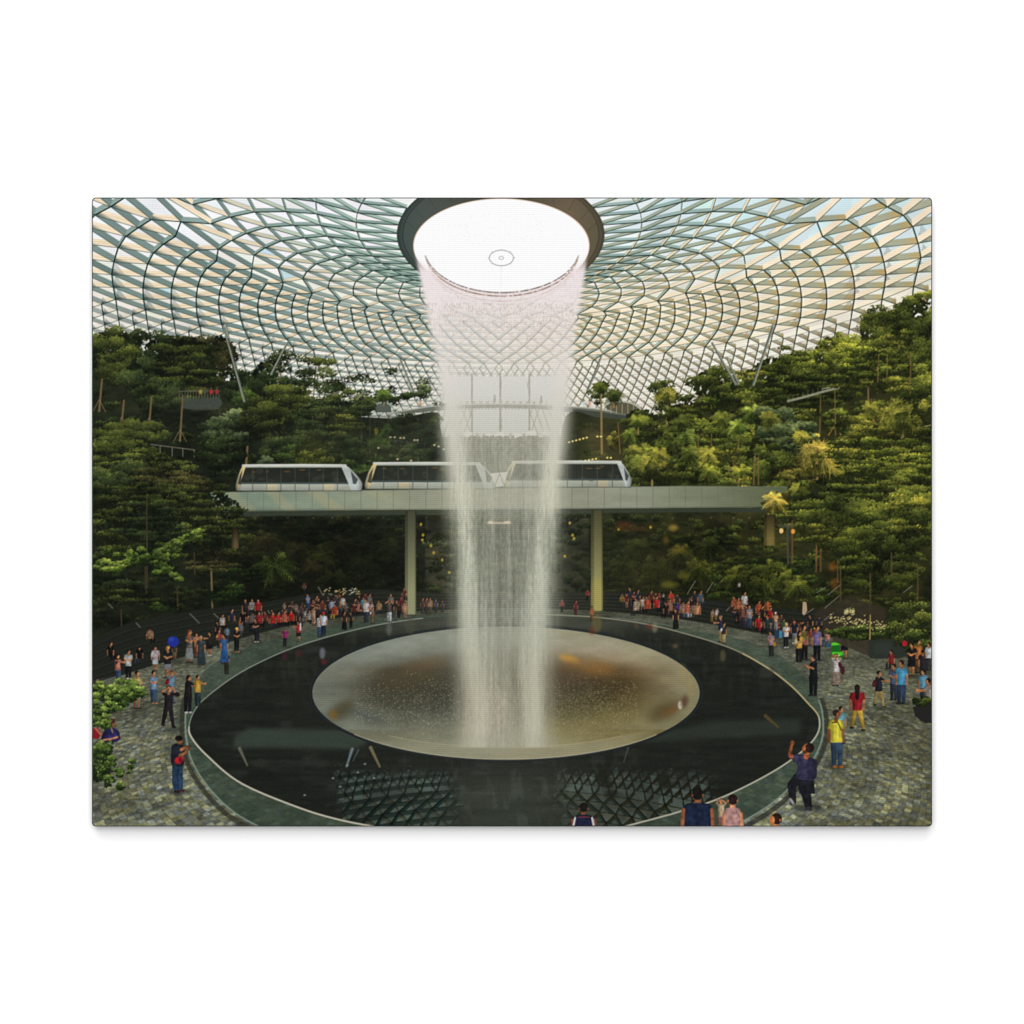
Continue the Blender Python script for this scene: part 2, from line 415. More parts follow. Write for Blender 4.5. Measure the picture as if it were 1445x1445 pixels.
def tree(x, y, rx, ry, pal, label=None, tiers=0, trunk=None, n=None, br=0., lo=.65, hi=1.6, name='tree', gap=.0, dens=1.):
    pid = reg(name, label)
    if trunk:
        tid = reg('trunk', None, pid)
        stroke(trunk, trunk_w, (112, 96, 66), .9, tid, trunk_w * .8)
    D_ = PAL[pal][0]
    if not gap:
        m = int(rx * ry * .35) + 10
        r = np.sqrt(gl.random(m)) * .92; t = gl.uniform(0, 6.283, m)
        leaves(x + r * np.cos(t) * rx, y + r * np.sin(t) * ry, gl.uniform(2, 4, m), gl.uniform(1.2, 2.6, m), gl.uniform(0, 3.1, m), np.array([D_]) * gl.uniform(.8, 1.5, (m, 1)), pid)
    cl = []
    if tiers:
        for i in range(tiers):
            f = (i + .5) / tiers
            tl_ = gl.normal(0, .07); yy = y - ry + 2 * ry * f + gl.normal(0, ry / tiers * .35); w = rx * math.sqrt(max(.12, 1 - (2 * f - 1) ** 2)) * gl.uniform(.85, 1.1)
            k = max(2, int(w / 8))
            for j in range(k):
                uu = (j + .5) / k * 2 - 1
                if gl.random() < .14: continue
                cl.append((x + uu * w + gl.normal(0, 4), yy + uu * w * tl_ + abs(uu) ** 1.5 * 4 + gl.normal(0, 2.6) + 2.5 * math.sin(i * 2.1 + uu * 3), (w / k * 1.5 + 3) * gl.uniform(.6, 1.25), (ry / tiers * .55 + 1.) * gl.uniform(.6, 1.15), br + gl.normal(0, .17)))
    else:
        n = n or max(6, int(rx * ry / 55))
        for i in range(n):
            r = math.sqrt(gl.random()) * .95; t = gl.uniform(0, 6.283)
            s = gl.uniform(.22, .42)
            cl.append((x + r * math.cos(t) * rx, y + r * math.sin(t) * ry, s * min(rx, 34) + 2, s * min(ry, 30) * .62 + 1.5, br - .22 * r * math.sin(t) + gl.normal(0, .15)))
    cl.sort(key=lambda c: c[1] * .3 + gl.normal(0, 6))
    half = len(cl) // 2
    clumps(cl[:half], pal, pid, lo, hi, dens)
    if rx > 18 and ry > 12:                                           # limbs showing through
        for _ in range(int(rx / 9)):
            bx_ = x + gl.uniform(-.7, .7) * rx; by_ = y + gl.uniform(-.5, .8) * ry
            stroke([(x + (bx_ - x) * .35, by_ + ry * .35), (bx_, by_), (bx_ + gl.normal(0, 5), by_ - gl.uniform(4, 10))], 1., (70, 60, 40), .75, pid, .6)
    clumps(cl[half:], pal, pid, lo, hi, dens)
    return pid
trunk_w = 2.2

def palm(x, y, r, pal, label=None, trunk=None, n=13, fan=False, w=1., up=.15):
    if fan: n = int(n * 1.7)
    pid = reg('palm', label)
    if trunk:
        tid = reg('trunk', None, pid)
        stroke([(x, y), trunk], 2.3 * w, (128, 108, 66), .95, tid, 2.8 * w); stroke([(x + .8 * w, y), (trunk[0] + .9 * w, trunk[1])], .8 * w, (168, 144, 88), .7)
    D_, M_, L_ = [np.array(c, float) for c in PAL[pal]]
    nb_ = int(r * 3) + 6; tb_ = gl.uniform(0, 6.28, nb_); rb_ = np.sqrt(gl.random(nb_)) * r * .8
    leaves(x + rb_ * np.cos(tb_), y + rb_ * np.sin(tb_) * .7 + r * .12, gl.uniform(1.5, 3.5, nb_), gl.uniform(1, 2, nb_), tb_, np.array([D_]) * gl.uniform(.75, 1.3, (nb_, 1)), pid)
    fr = sorted([(gl.uniform(0, 1), a) for a in np.linspace(0, 2 * math.pi, n, endpoint=False) + gl.normal(0, .15, n)])
    for q, a in fr:
        L = r * gl.uniform(.75, 1.1); dx, dy = math.cos(a), -math.sin(a) * .8 - up
        col = lerp(M_, L_ * 1.08, np.clip(.5 - .7 * dy + gl.normal(0, .3), 0, 1)); 
        if dy > .45: col = lerp(D_, M_, .6)
        if fan:
            e_ = gl.uniform(.25, .68); hx, hy = x + dx * L * e_, y + dy * L * e_ + L * .1 * e_
            stroke([(x, y), (hx, hy)], .7 * w, M_, .9, pid)
            for k in np.linspace(-1.35, 1.35, 9) + gl.normal(0, .1, 9):
                b = math.atan2(dy, dx) + k
                stroke([(hx, hy), (hx + math.cos(b) * L * .42 * gl.uniform(.7, 1.15), hy + math.sin(b) * L * .38 + L * .08)], 1.5 * w, col * gl.uniform(.6, 1.12), .95, pid, .5)
        else:
            pts = []
            for k in range(9):
                t = k / 8; pts.append((x + dx * L * t, y + dy * L * t + L * .5 * t * t))
            stroke(pts, .9 * w, lerp(M_, L_, .6), .95, pid, .4)
            for k in range(1, 9):
                px, py = pts[k]; ll = L * .3 * math.sin(math.pi * (k / 9) ** .8 + .25)
                for s in (-1, 1):
                    b = math.atan2(pts[k][1] - pts[k - 1][1], pts[k][0] - pts[k - 1][0]) + s * .85
                    stroke([(px, py), (px + math.cos(b) * ll, py + math.sin(b) * ll + ll * .35)], 1.15 * w, col * gl.uniform(.75, 1.15), .95, pid, .4)
    return pid

def scrub(x0, y0, x1, y1, n, pal, pid, br=0., lo=.6, hi=1.7, size=(5, 12)):
    """loose undergrowth"""
    cl = [(gl.uniform(x0, x1), gl.uniform(y0, y1), gl.uniform(*size), gl.uniform(*size) * .5, br + gl.normal(0, .18)) for _ in range(n)]
    cl.sort(key=lambda c: c[1]); clumps(cl, pal, pid, lo, hi, .8)

def ly(x, pts): return float(np.interp(x, [p[0] for p in pts], [p[1] for p in pts]))

# --- undergrowth of the two slopes
ID_SC = reg('undergrowth', 'dense low planting covering the terraces', 0, True)
scrub(130, 520, 620, 700, 150, 'dark', ID_SC, -.16); scrub(130, 560, 600, 690, 60, 'olive', ID_SC, -.2)
scrub(820, 600, 1000, 690, 70, 'rdark', ID_SC, -.1); scrub(960, 560, 1315, 720, 180, 'rdark', ID_SC, -.05); scrub(1060, 520, 1315, 700, 90, 'rgreen', ID_SC, -.1)
scrub(1030, 600, 1180, 700, 26, 'gold', ID_SC, -.12); scrub(1170, 560, 1300, 640, 40, 'yel', ID_SC, -.1)
for (x, y, rx, ry) in ((620, 640, 20, 40), (585, 615, 34, 28), (565, 640, 40, 20)):
    ellipse(x - 10, y, rx, ry, (46, 54, 44), .65, None, 0, 1, 5)
for (x, y, rx, ry) in ((860, 635, 28, 34), (842, 610, 20, 18)):
    ellipse(x, y, rx, ry, (58, 56, 36), .6, None, 0, 1, 5)

# --- left slope, far to near
for a in ((152, 508, 30, 34, 'dark'), (232, 497, 30, 26, 'dark'), (275, 498, 26, 22, 'brown'), (340, 545, 22, 22, 'dark'), (372, 540, 18, 30, 'dark')):
    tree(*a, 'dark leafy tree at the top of the left slope')
tree(400, 512, 26, 18, 'olive', 'airy tree in front of the lower left dome', gap=1, trunk=[(396, 515), (396, 570)], dens=.7)
tree(392, 538, 24, 20, 'dark', 'dark crown below the airy tree', gap=1)
tree(448, 512, 26, 15, 'olive', 'flat crowned tree against the dome', gap=1, trunk=[(446, 515), (440, 590)], dens=.8)
tree(432, 536, 30, 18, 'dark', 'dark branching tree left of the footbridge', gap=1, trunk=[(430, 540), (428, 590)], dens=.8)
tree(470, 536, 26, 18, 'olive', None, gap=1, trunk=[(470, 540), (468, 590)], dens=.8)
tree(452, 562, 40, 16, 'dark', None, gap=1, dens=.75)
tree(495, 562, 20, 10, 'olive', 'low crown beside the small canopy', gap=1)
palm(520, 565, 15, 'dark', 'small dark palm left of the canopy', (520, 585)); palm(541, 556, 15, 'green', 'green palm above the small canopy', (541, 572), 11)
tree(567, 560, 17, 8, 'green', 'light shrubs on the footbridge end', gap=1)
tree(596, 553, 13, 13, 'gray', 'rounded grey green tree beside the waterfall', gap=1)
tree(478, 578, 50, 12, 'dark', None)
palm(193, 474, 19, 'dark', 'fan palm standing up at the top left', (193, 500), 11, True)
tree(160, 500, 42, 36, 'olive', 'olive crown in the top left corner of the slope', br=.02)
tree(205, 530, 30, 30, 'dark', None)
tree(305, 506, 33, 34, 'brown', 'reddish brown crown left of the dome columns', br=-.02, dens=.8)
tree(262, 520, 46, 48, 'olive', 'layered tree with flat tiers on the upper left slope', 7, trunk=[(258, 548), (254, 622)], br=-.05)
tree(225, 560, 40, 24, 'dark', None)
tree(345, 556, 26, 22, 'dark', None); tree(360, 575, 30, 24, 'green', None, br=-.2)
tree(396, 568, 40, 24, 'olive', None, br=-.12)
for x, y, c in ((271, 606, 0), (210, 612, 1), (140, 580, 2)):
    pass
ID_TER = reg('terrace', 'grey curved balcony with railing on the left slope')
poly(spline([(256, 561), (280, 563), (310, 562), (309, 576), (282, 579), (258, 576)], 5).tolist(), (72, 78, 72), .85, ID_TER)
ellipse(284, 584, 26, 5, (20, 24, 20), .8, None, 0, 1, 2)
for x in range(253, 311, 4): stroke([(x, 552), (x, 562)], .6, (150, 152, 146), .7)
stroke([(252, 552), (311, 551)], .8, (160, 160, 150), .7)
for x, c in ((298, (190, 40, 40)), (306, (160, 46, 44)), (283, (170, 140, 60)), (289, (70, 80, 70))):
    pp = reg('person', 'visitor behind the balcony railing on the left slope'); ellipse(x, 553, 2.4, 3.2, c, .95, pp); ellipse(x, 548.6, 1.4, 1.6, (96, 70, 54), .95, pp)
for x, y0, y1 in ((254, 558, 622), (171, 565, 605), (140, 535, 580), (210, 560, 606), (347, 605, 662)):
    tp = reg('trunk', 'bare staked trunk on the left slope')
    stroke([(x + 4, y0), (x, y1)], 2.2, (112, 92, 62), .95, tp, 3)
    if x < 300:
        for s in (-1, 1): stroke([(x, y1 - 16), (x + s * 9, y1 + 1)], 1., (124, 106, 78), .8, tp)
ID_RL = reg('railing', 'thin metal railing on the left slope')
stroke([(212, 627), (275, 635)], 1., (140, 136, 118), .8, ID_RL)
for x in (226, 243, 258, 274): stroke([(x, 628 + (x - 212) * .13), (x, 645)], .9, (140, 136, 118), .8, ID_RL)
tree(325, 606, 34, 26, 'gray', 'broad grey leaved tree in the middle of the left slope', br=-.18, lo=1.6, hi=3.4, dens=.6)
tree(316, 640, 34, 22, 'dark', None, br=-.1)
tree(388, 600, 44, 30, 'olive', None, br=-.16)
tree(420, 622, 44, 32, 'dark', None, br=-.02); tree(440, 590, 34, 18, 'dark', None)
tree(408, 648, 34, 20, 'green', None, br=-.2)
tree(490, 612, 22, 34, 'yel', 'yellow green cone shaped tree on the left slope', 7, br=-.12)
tree(470, 640, 52, 28, 'olive', None, 6, br=-.12); tree(440, 640, 26, 22, 'yel', None, br=-.25)
tree(520, 640, 34, 26, 'green', None, br=-.22); tree(500, 664, 44, 14, 'green', None, br=-.12)
palm(375, 650, 16, 'gray', None, None, 10)
for x, y0, y1 in ((510, 580, 640), (522, 580, 640), (548, 585, 650), (558, 590, 650), (575, 592, 652), (590, 590, 652)):
    stroke([(x, y0), (x, y1)], 1.4, (92, 94, 72), .6)
palm(546, 606, 15, 'green', None, None, 9); ellipse(531, 608, 3, 5, (160, 140, 30), .8, None)
tree(575, 606, 26, 18, 'dark', None, br=-.1); tree(560, 640, 30, 16, 'dark', None, br=-.1); tree(605, 630, 18, 22, 'dark', None)
LID = reg('lamp', 'small warm lights strung among the trees', 0, True)
for x, y in ((551, 617), (557, 617), (565, 618), (570, 618), (585, 621), (589, 621), (613, 628), (619, 630), (534, 632), (626, 634), (561, 648), (580, 650)): ellipse(x, y, 1.6, 1.1, (250, 224, 168), .95, LID)
# near left tree with olive tiers
tree(180, 612, 56, 20, 'olive', 'broad olive leaved crown spreading at the left edge', br=.12, lo=.8, hi=1.9)
tree(170, 640, 46, 22, 'olive', None, br=.06); tree(205, 660, 70, 24, 'olive', 'wide olive crown above the lower left trees', 4, br=.08)
tree(175, 690, 52, 40, 'dark', None, br=-.02); tree(240, 690, 62, 30, 'brown', 'brownish layered crown left of the viaduct', 5, br=.05)

# --- right slope
tree(905, 592, 26, 14, 'rdark', None); tree(838, 560, 12, 10, 'rdark', None, gap=1)
palm(848, 545, 14, 'rgreen', 'palm standing right of the waterfall on the bridge', (849, 640), 13); palm(866, 556, 15, 'rdark', 'dark palm beside the pavilion', (866, 575), 12)
tree(938, 560, 24, 20, 'rdark', None, gap=1)
palm(941, 558, 20, 'yel', 'tall palm with pale trunk on the right slope', (941, 632), 15, True)
tree(1010, 545, 34, 26, 'rdark', 'rounded dark tree right of the tall palm', trunk=[(1008, 560), (1008, 600)]); tree(1010, 570, 26, 14, 'rgreen', None, br=-.2)
tree(1046, 548, 16, 12, 'rdark', None); tree(1098, 520, 36, 16, 'rdark', 'dark flat crown below the right dome columns', br=-.05)
tree(1128, 520, 30, 24, 'rgreen', None, br=-.15); tree(1122, 500, 30, 12, 'rdark', None, gap=1)
tree(1168, 500, 20, 26, 'rgreen', 'bright green column of leaves on the right slope', br=.02); tree(1184, 496, 12, 26, 'rdark', None)
tree(1215, 500, 40, 26, 'rgreen', None, br=-.05); tree(1252, 470, 40, 34, 'rdark', 'tall dark tree near the right edge', br=.02)
tree(1240, 446, 24, 14, 'rdark', None, gap=1); tree(1292, 450, 30, 34, 'rdark', 'tree in the top right corner of the slope', br=.03); tree(1303, 424, 18, 14, 'rgreen', None, gap=1, br=-.1)
tree(1282, 500, 40, 30, 'rdark', None); tree(1230, 520, 50, 28, 'rgreen', 'olive tiered tree on the upper right slope', 5, br=-.12, trunk=[(1225, 540), (1226, 600)])
tree(1296, 540, 30, 26, 'rdark', None)
tree(1090, 552, 50, 22, 'rgreen', None, 5, br=-.16); tree(1150, 545, 50, 20, 'rdark', None, 4); tree(1060, 570, 30, 16, 'rdark', None)
tree(1120, 572, 40, 14, 'rgreen', None, 3, br=-.25)
ID_WALK = reg('walkway', 'pale sloping walkway railing on the right slope')
stroke(spline([(1112, 566), (1140, 559), (1164, 552), (1192, 545)], 6), 3.2, (150, 148, 128), .85, ID_WALK); stroke([(1160, 549), (1194, 542)], 1, (190, 186, 164), .8, ID_WALK)
for x in range(1112, 1195, 7): stroke([(x, 566 - (x - 1112) * .27), (x, 559 - (x - 1112) * .27)], .7, (180, 176, 150), .5)
tree(965, 585, 30, 16, 'rgreen', None, br=-.1); tree(985, 612, 40, 24, 'rgreen', None, 5, br=-.08); tree(950, 620, 24, 20, 'rgreen', None)
palm(900, 592, 17, 'rgreen', 'slender palm over the train', (901, 640), 13); palm(1010, 600, 22, 'rgreen', None, None, 13)
palm(948, 618, 22, 'rgreen', None, None, 11); palm(968, 612, 20, 'lime', None, None, 9)
palm(1062, 580, 22, 'lime', 'bright arching palm on the right slope', None, 9)
tree(1030, 620, 34, 30, 'rgreen', None, 5, br=-.1); tree(1105, 606, 42, 34, 'gray', 'broad leaved grey green tree on the right slope', br=-.14, lo=1.6, hi=3.6, dens=.6)
tree(1050, 640, 34, 26, 'rdark', None); tree(1080, 650, 30, 30, 'rdark', None)
tree(900, 640, 18, 22, 'rgreen', None); palm(895, 634, 16, 'yel', None, None, 11); palm(905, 650, 24, 'rgreen', None, None, 13)
palm(920, 658, 26, 'yel', 'fan palm just right of the train', (920, 686), 15, True)
tree(955, 668, 24, 18, 'yel', None, br=-.3); tree(990, 660, 34, 24, 'rgreen', None, 4, br=-.15); tree(1010, 676, 34, 14, 'rdark', None)
tree(870, 622, 10, 16, 'gold', None, br=-.1)
for x, y0, y1 in ((1042, 620, 686), (1035, 640, 680), (1066, 640, 684), (1070, 645, 684), (1178, 550, 614), (1225, 545, 600), (985, 612, 650), (1004, 612, 655), (872, 596, 640), (1158, 560, 612), (1285, 500, 555), (1240, 500, 555), (1252, 500, 555)):
    tp = reg('trunk', 'slim sunlit trunk on the right slope'); stroke([(x, y0), (x + gl.normal(0, 2), y1)], 1.2, (122, 100, 58), .8, tp, 1.7)
for x, y in ((1178, 614), (1228, 600)):
    for s in (-1, 1): stroke([(x, y - 14), (x + s * 9, y)], 1., (170, 140, 84), .9)
tree(1215, 602, 40, 16, 'yel', 'golden shrubs on the right terrace', br=-.1); tree(1262, 616, 26, 10, 'gold', None, br=-.25)
ID_RR = reg('railing', 'pale square railing on the right slope')
stroke([(1176, 624), (1207, 620), (1206, 632), (1176, 634), (1176, 624)], 1.1, (172, 164, 116), .9, ID_RR); stroke([(1191, 622), (1191, 633)], 1.1, (172, 164, 116), .9, ID_RR)
stroke([(1283, 606), (1314, 600)], 1.2, (180, 170, 116), .8, ID_RR)
palm(1272, 588, 34, 'yel', 'large fan palm on the right terrace', (1274, 625), 19, True, 1.2)
tree(1240, 640, 78, 26, 'rgreen', 'wide tiered crown at the right edge', 4, br=-.14); tree(1280, 660, 60, 26, 'rgreen', None, 4, br=-.12); tree(1200, 668, 60, 24, 'rdark', None, 4, br=.05)
palm(1152, 648, 36, 'gold', 'large golden fan palm right of the viaduct', (1153, 676), 21, True, 1.2)
tree(1110, 672, 22, 14, 'gold', None, br=-.2); palm(1100, 684, 22, 'rgreen', None, None, 9)
tree(1240, 690, 80, 30, 'rdark', 'dark tiered crown right of the viaduct end', 5, br=.02)
for x, y, r, p, fan in ((890, 612, 15, 'rgreen', 0), (930, 640, 18, 'yel', 0), (975, 640, 22, 'rgreen', 0), (1000, 640, 20, 'yel', 0), (1018, 590, 20, 'rgreen', 0), (1040, 600, 18, 'lime', 0), (960, 596, 18, 'rgreen', 0), (1085, 590, 18, 'yel', 0), (1130, 615, 16, 'yel', 0), (1000, 664, 18, 'rgreen', 0), (1046, 664, 16, 'rgreen', 0), (1126, 690, 16, 'yel', 0), (1228, 575, 16, 'yel', 0)):
    palm(x, y, r, p, None, None, 11, bool(fan), w=1.05, up=.25)
for x, y, rx, ry in ((1060, 530, 20, 9), (1200, 540, 30, 10), (1140, 585, 20, 8), (1258, 545, 30, 10), (1300, 580, 16, 20), (1190, 640, 30, 8), (985, 575, 20, 8), (1030, 640, 20, 8), (1270, 480, 20, 14)):
    tree(x, y, rx, ry, 'yel', None, br=-.12, dens=.7)
for x, y, rx, ry, a in ((540, 620, 90, 40, .34), (430, 625, 80, 30, .2), (300, 575, 60, 25, .2), (230, 590, 70, 20, .16)):
    ellipse(x, y, rx, ry, (58, 64, 52), a, None, 0, 1, 14)  # misty haze painted over the left slope
n = 2600                                                              # last sun on single leaf sprays
for (xa, xb, ya, yb, c, m) in ((1020, 1312, 560, 720, (130, 138, 62), 800), (1090, 1312, 450, 560, (112, 124, 54), 500), (870, 1040, 590, 686, (112, 124, 58), 400), (132, 330, 480, 700, (96, 104, 50), 500), (360, 600, 580, 690, (86, 100, 56), 300)):
    k = max(6, m // 26); cx_ = gl.uniform(xa, xb, k); cy_ = gl.uniform(ya, yb, k); j = gl.integers(0, k, m)
    px_ = cx_[j] + gl.normal(0, 6, m); py_ = cy_[j] + gl.normal(0, 2., m)
    ok_ = np.array([IDS[min(max(int((b - PY0) * S), 0), H - 1), min(max(int((a - PX0) * S), 0), W - 1)] not in (ID_G, ID_B, ID_SKY) for a, b in zip(px_, py_)])
    leaves(px_[ok_], py_[ok_], gl.uniform(.6, 1.5, ok_.sum()), gl.uniform(.4, .9, ok_.sum()), gl.normal(0, .6, ok_.sum()), np.array([c]) * gl.uniform(.6, 1.15, (ok_.sum(), 1)), None, .55)
# strings of lights behind the bridge on the right
for x, y in [(803 + 5 * i, 624 - 1.3 * i) for i in range(6)] + [(843, 616), (848, 616)] + [(826 + 5 * i, 650 - i * .9) for i in range(4)] + [(857, 646), (862, 646)]:
    ellipse(x, y, 1.5, 1.1, (252, 226, 130), 1, LID)

for i, (a, b, w) in enumerate([((316, 462), (345, 566), 4.6), ((405, 484), (383, 528), 4.4), ((564, 506), (583, 552), 4.), ((849, 502), (830, 550), 4.),
                               ((1005, 484), (1038, 542), 4.6), ((1027, 508), (1042, 542), 4.), ((1091, 462), (1063, 543), 5.2)]):
    w *= .72; stroke([a, b], w * .75, (122, 128, 116), .9, ID_STRUT[i], w)
    d = -1 if i < 3 else 1
    stroke([(a[0] + d * .8, a[1]), (b[0] + d * 1.1, b[1])], w * .22, (184, 184, 168), .6, None)
    stroke([(a[0] - d * 1., a[1]), (b[0] - d * 1.2, b[1])], w * .3, (70, 76, 66), .8, None)
# ---------------------------------------------------------------- under the viaduct, viaduct, train
scrub(330, 730, 840, 845, 200, 'dark', ID_SC, -.22); scrub(590, 730, 840, 850, 60, 'gray', ID_SC, -.3); scrub(840, 730, 1090, 850, 120, 'dark', ID_SC, -.15)
scrub(320, 724, 850, 860, 70, 'dark', ID_SC, -.32); scrub(840, 720, 1100, 850, 100, 'rdark', ID_SC, -.22); scrub(330, 730, 640, 850, 70, 'brown', ID_SC, -.34)
scrub(130, 700, 350, 900, 120, 'dark', ID_SC, -.3); scrub(130, 780, 350, 880, 40, 'olive', ID_SC, -.36)
scrub(960, 760, 1315, 900, 150, 'rdark', ID_SC, -.14); scrub(1000, 790, 1180, 850, 40, 'green', ID_SC, -.28)
for x, y, r, p in ((372, 760, 26, 'brown'), (420, 775, 30, 'brown'), (455, 782, 30, 'yel'), (480, 770, 30, 'brown'), (470, 812, 26, 'olive'), (440, 800, 24, 'brown'), (510, 790, 26, 'dark'), (545, 770, 26, 'dark')):
    palm(x, y, r, p, 'fern in the shade under the viaduct', None, 10, w=1.1)
for x, y, rx, ry in ((450, 790, 140, 60),): ellipse(x, y, rx, ry, (26, 28, 20), .45, None, 0, 1, 12)
palm(386, 800, 34, 'lime', 'bright fern standing in the shade under the viaduct', None, 9, w=1.5, up=.3)
ellipse(386, 800, 34, 22, (48, 60, 28), .38, None, 0, 1, 4)
for x, y, r, p in ((880, 795, 30, 'rdark'), (925, 800, 34, 'rdark'), (960, 780, 26, 'yel'), (985, 800, 26, 'rgreen'), (1000, 770, 28, 'rdark'), (900, 770, 26, 'rdark')):
    palm(x, y, r, p, 'fern in the shade under the right half of the viaduct', None, 10, w=1.1)
ellipse(890, 800, 80, 50, (46, 50, 36), .5, None, 0, 1, 14)
for x, y in ((594, 740), (596, 762), (608, 770), (612, 780), (624, 790), (597, 755), (634, 808), (804, 738), (797, 785), (808, 755), (873, 747), (918, 744), (810, 760)): ellipse(x, y, 1.8, 2.2, (190, 160, 50), .75, LID)
for x, y, rx, ry, c in ((880, 742, 12, 7, (90, 52, 34)), (900, 747, 14, 3, (96, 66, 44)), (950, 745, 7, 5, (150, 140, 70)), (958, 776, 9, 4, (140, 124, 44)), (940, 762, 4, 6, (120, 100, 40)), (965, 812, 9, 6, (110, 110, 44)), (945, 825, 14, 5, (104, 112, 46))):
    ellipse(x, y, rx, ry, c, .6, None, 0, 1, 1.6)
ID_VI = reg('viaduct', 'pale green panelled viaduct carrying the train')
ytop = lambda x: 694.5 - (x - 300) * .0095 if x < 1100 else 687
P = [(296, 695), (520, 692), (715, 689), (960, 686), (1112, 687), (1100, 712), (1080, 716), (960, 717), (715, 719), (520, 720), (340, 722), (296, 722)]
poly(P, (150, 158, 140), 1, ID_VI)
VM = (IDS == ID_VI)
t = np.clip((XX - 300) / 800, 0, 1)
base = lerp3 = np.stack([np.interp(t, [0, .3, .5, .75, 1], c) for c in ((116, 142, 150, 142, 92), (134, 148, 148, 146, 100), (118, 126, 130, 126, 72))], -1)
nz = noise(H, W, 18, 60, 5, 2)
gold = sm(.62, .8, noise(H, W, 30 * S, 60 * S, 71, 2)) 
dg = sm(.55, .95, np.sin((XX * 1.0 - YY * 1.5) / 13.5 + 2.2 * np.sin(XX / 61)) * .5 + .5) * sm(600, 480, XX) * sm(300, 330, XX)
v = base * (.94 + .12 * nz[..., None]); v = v + (np.array([206, 176, 118]) - v) * (.2 * dg)[..., None]
sh = sm(0, 1, (YY - (720.5 - (XX - 340) * .005)) / -6 + .3)
v *= (.72 + .28 * sh)[..., None]
INK[VM] = v[VM]; del v, base, dg, gold
for x in [349 + 22.9 * i for i in range(33)]:
    stroke([(x, 694 - (x - 300) * .0095), (x, 720 - (x - 340) * .004)], .8, (98, 104, 92), .75)
stroke([(300, 694.5), (520, 692), (715, 689), (960, 686), (1110, 687)], 1.1, (96, 104, 92), .8)
poly([(312, 722), (340, 721.5), (520, 720), (715, 719), (960, 717), (1080, 716), (1080, 723), (960, 723), (715, 726), (520, 727), (320, 729)], (54, 60, 48), .95, ID_VI, .8)
for x in range(330, 1080, 27): ellipse(x + R.uniform(-5, 5), 731 + R.uniform(-1, 1), 1.5, .8, (150, 150, 130), .4)

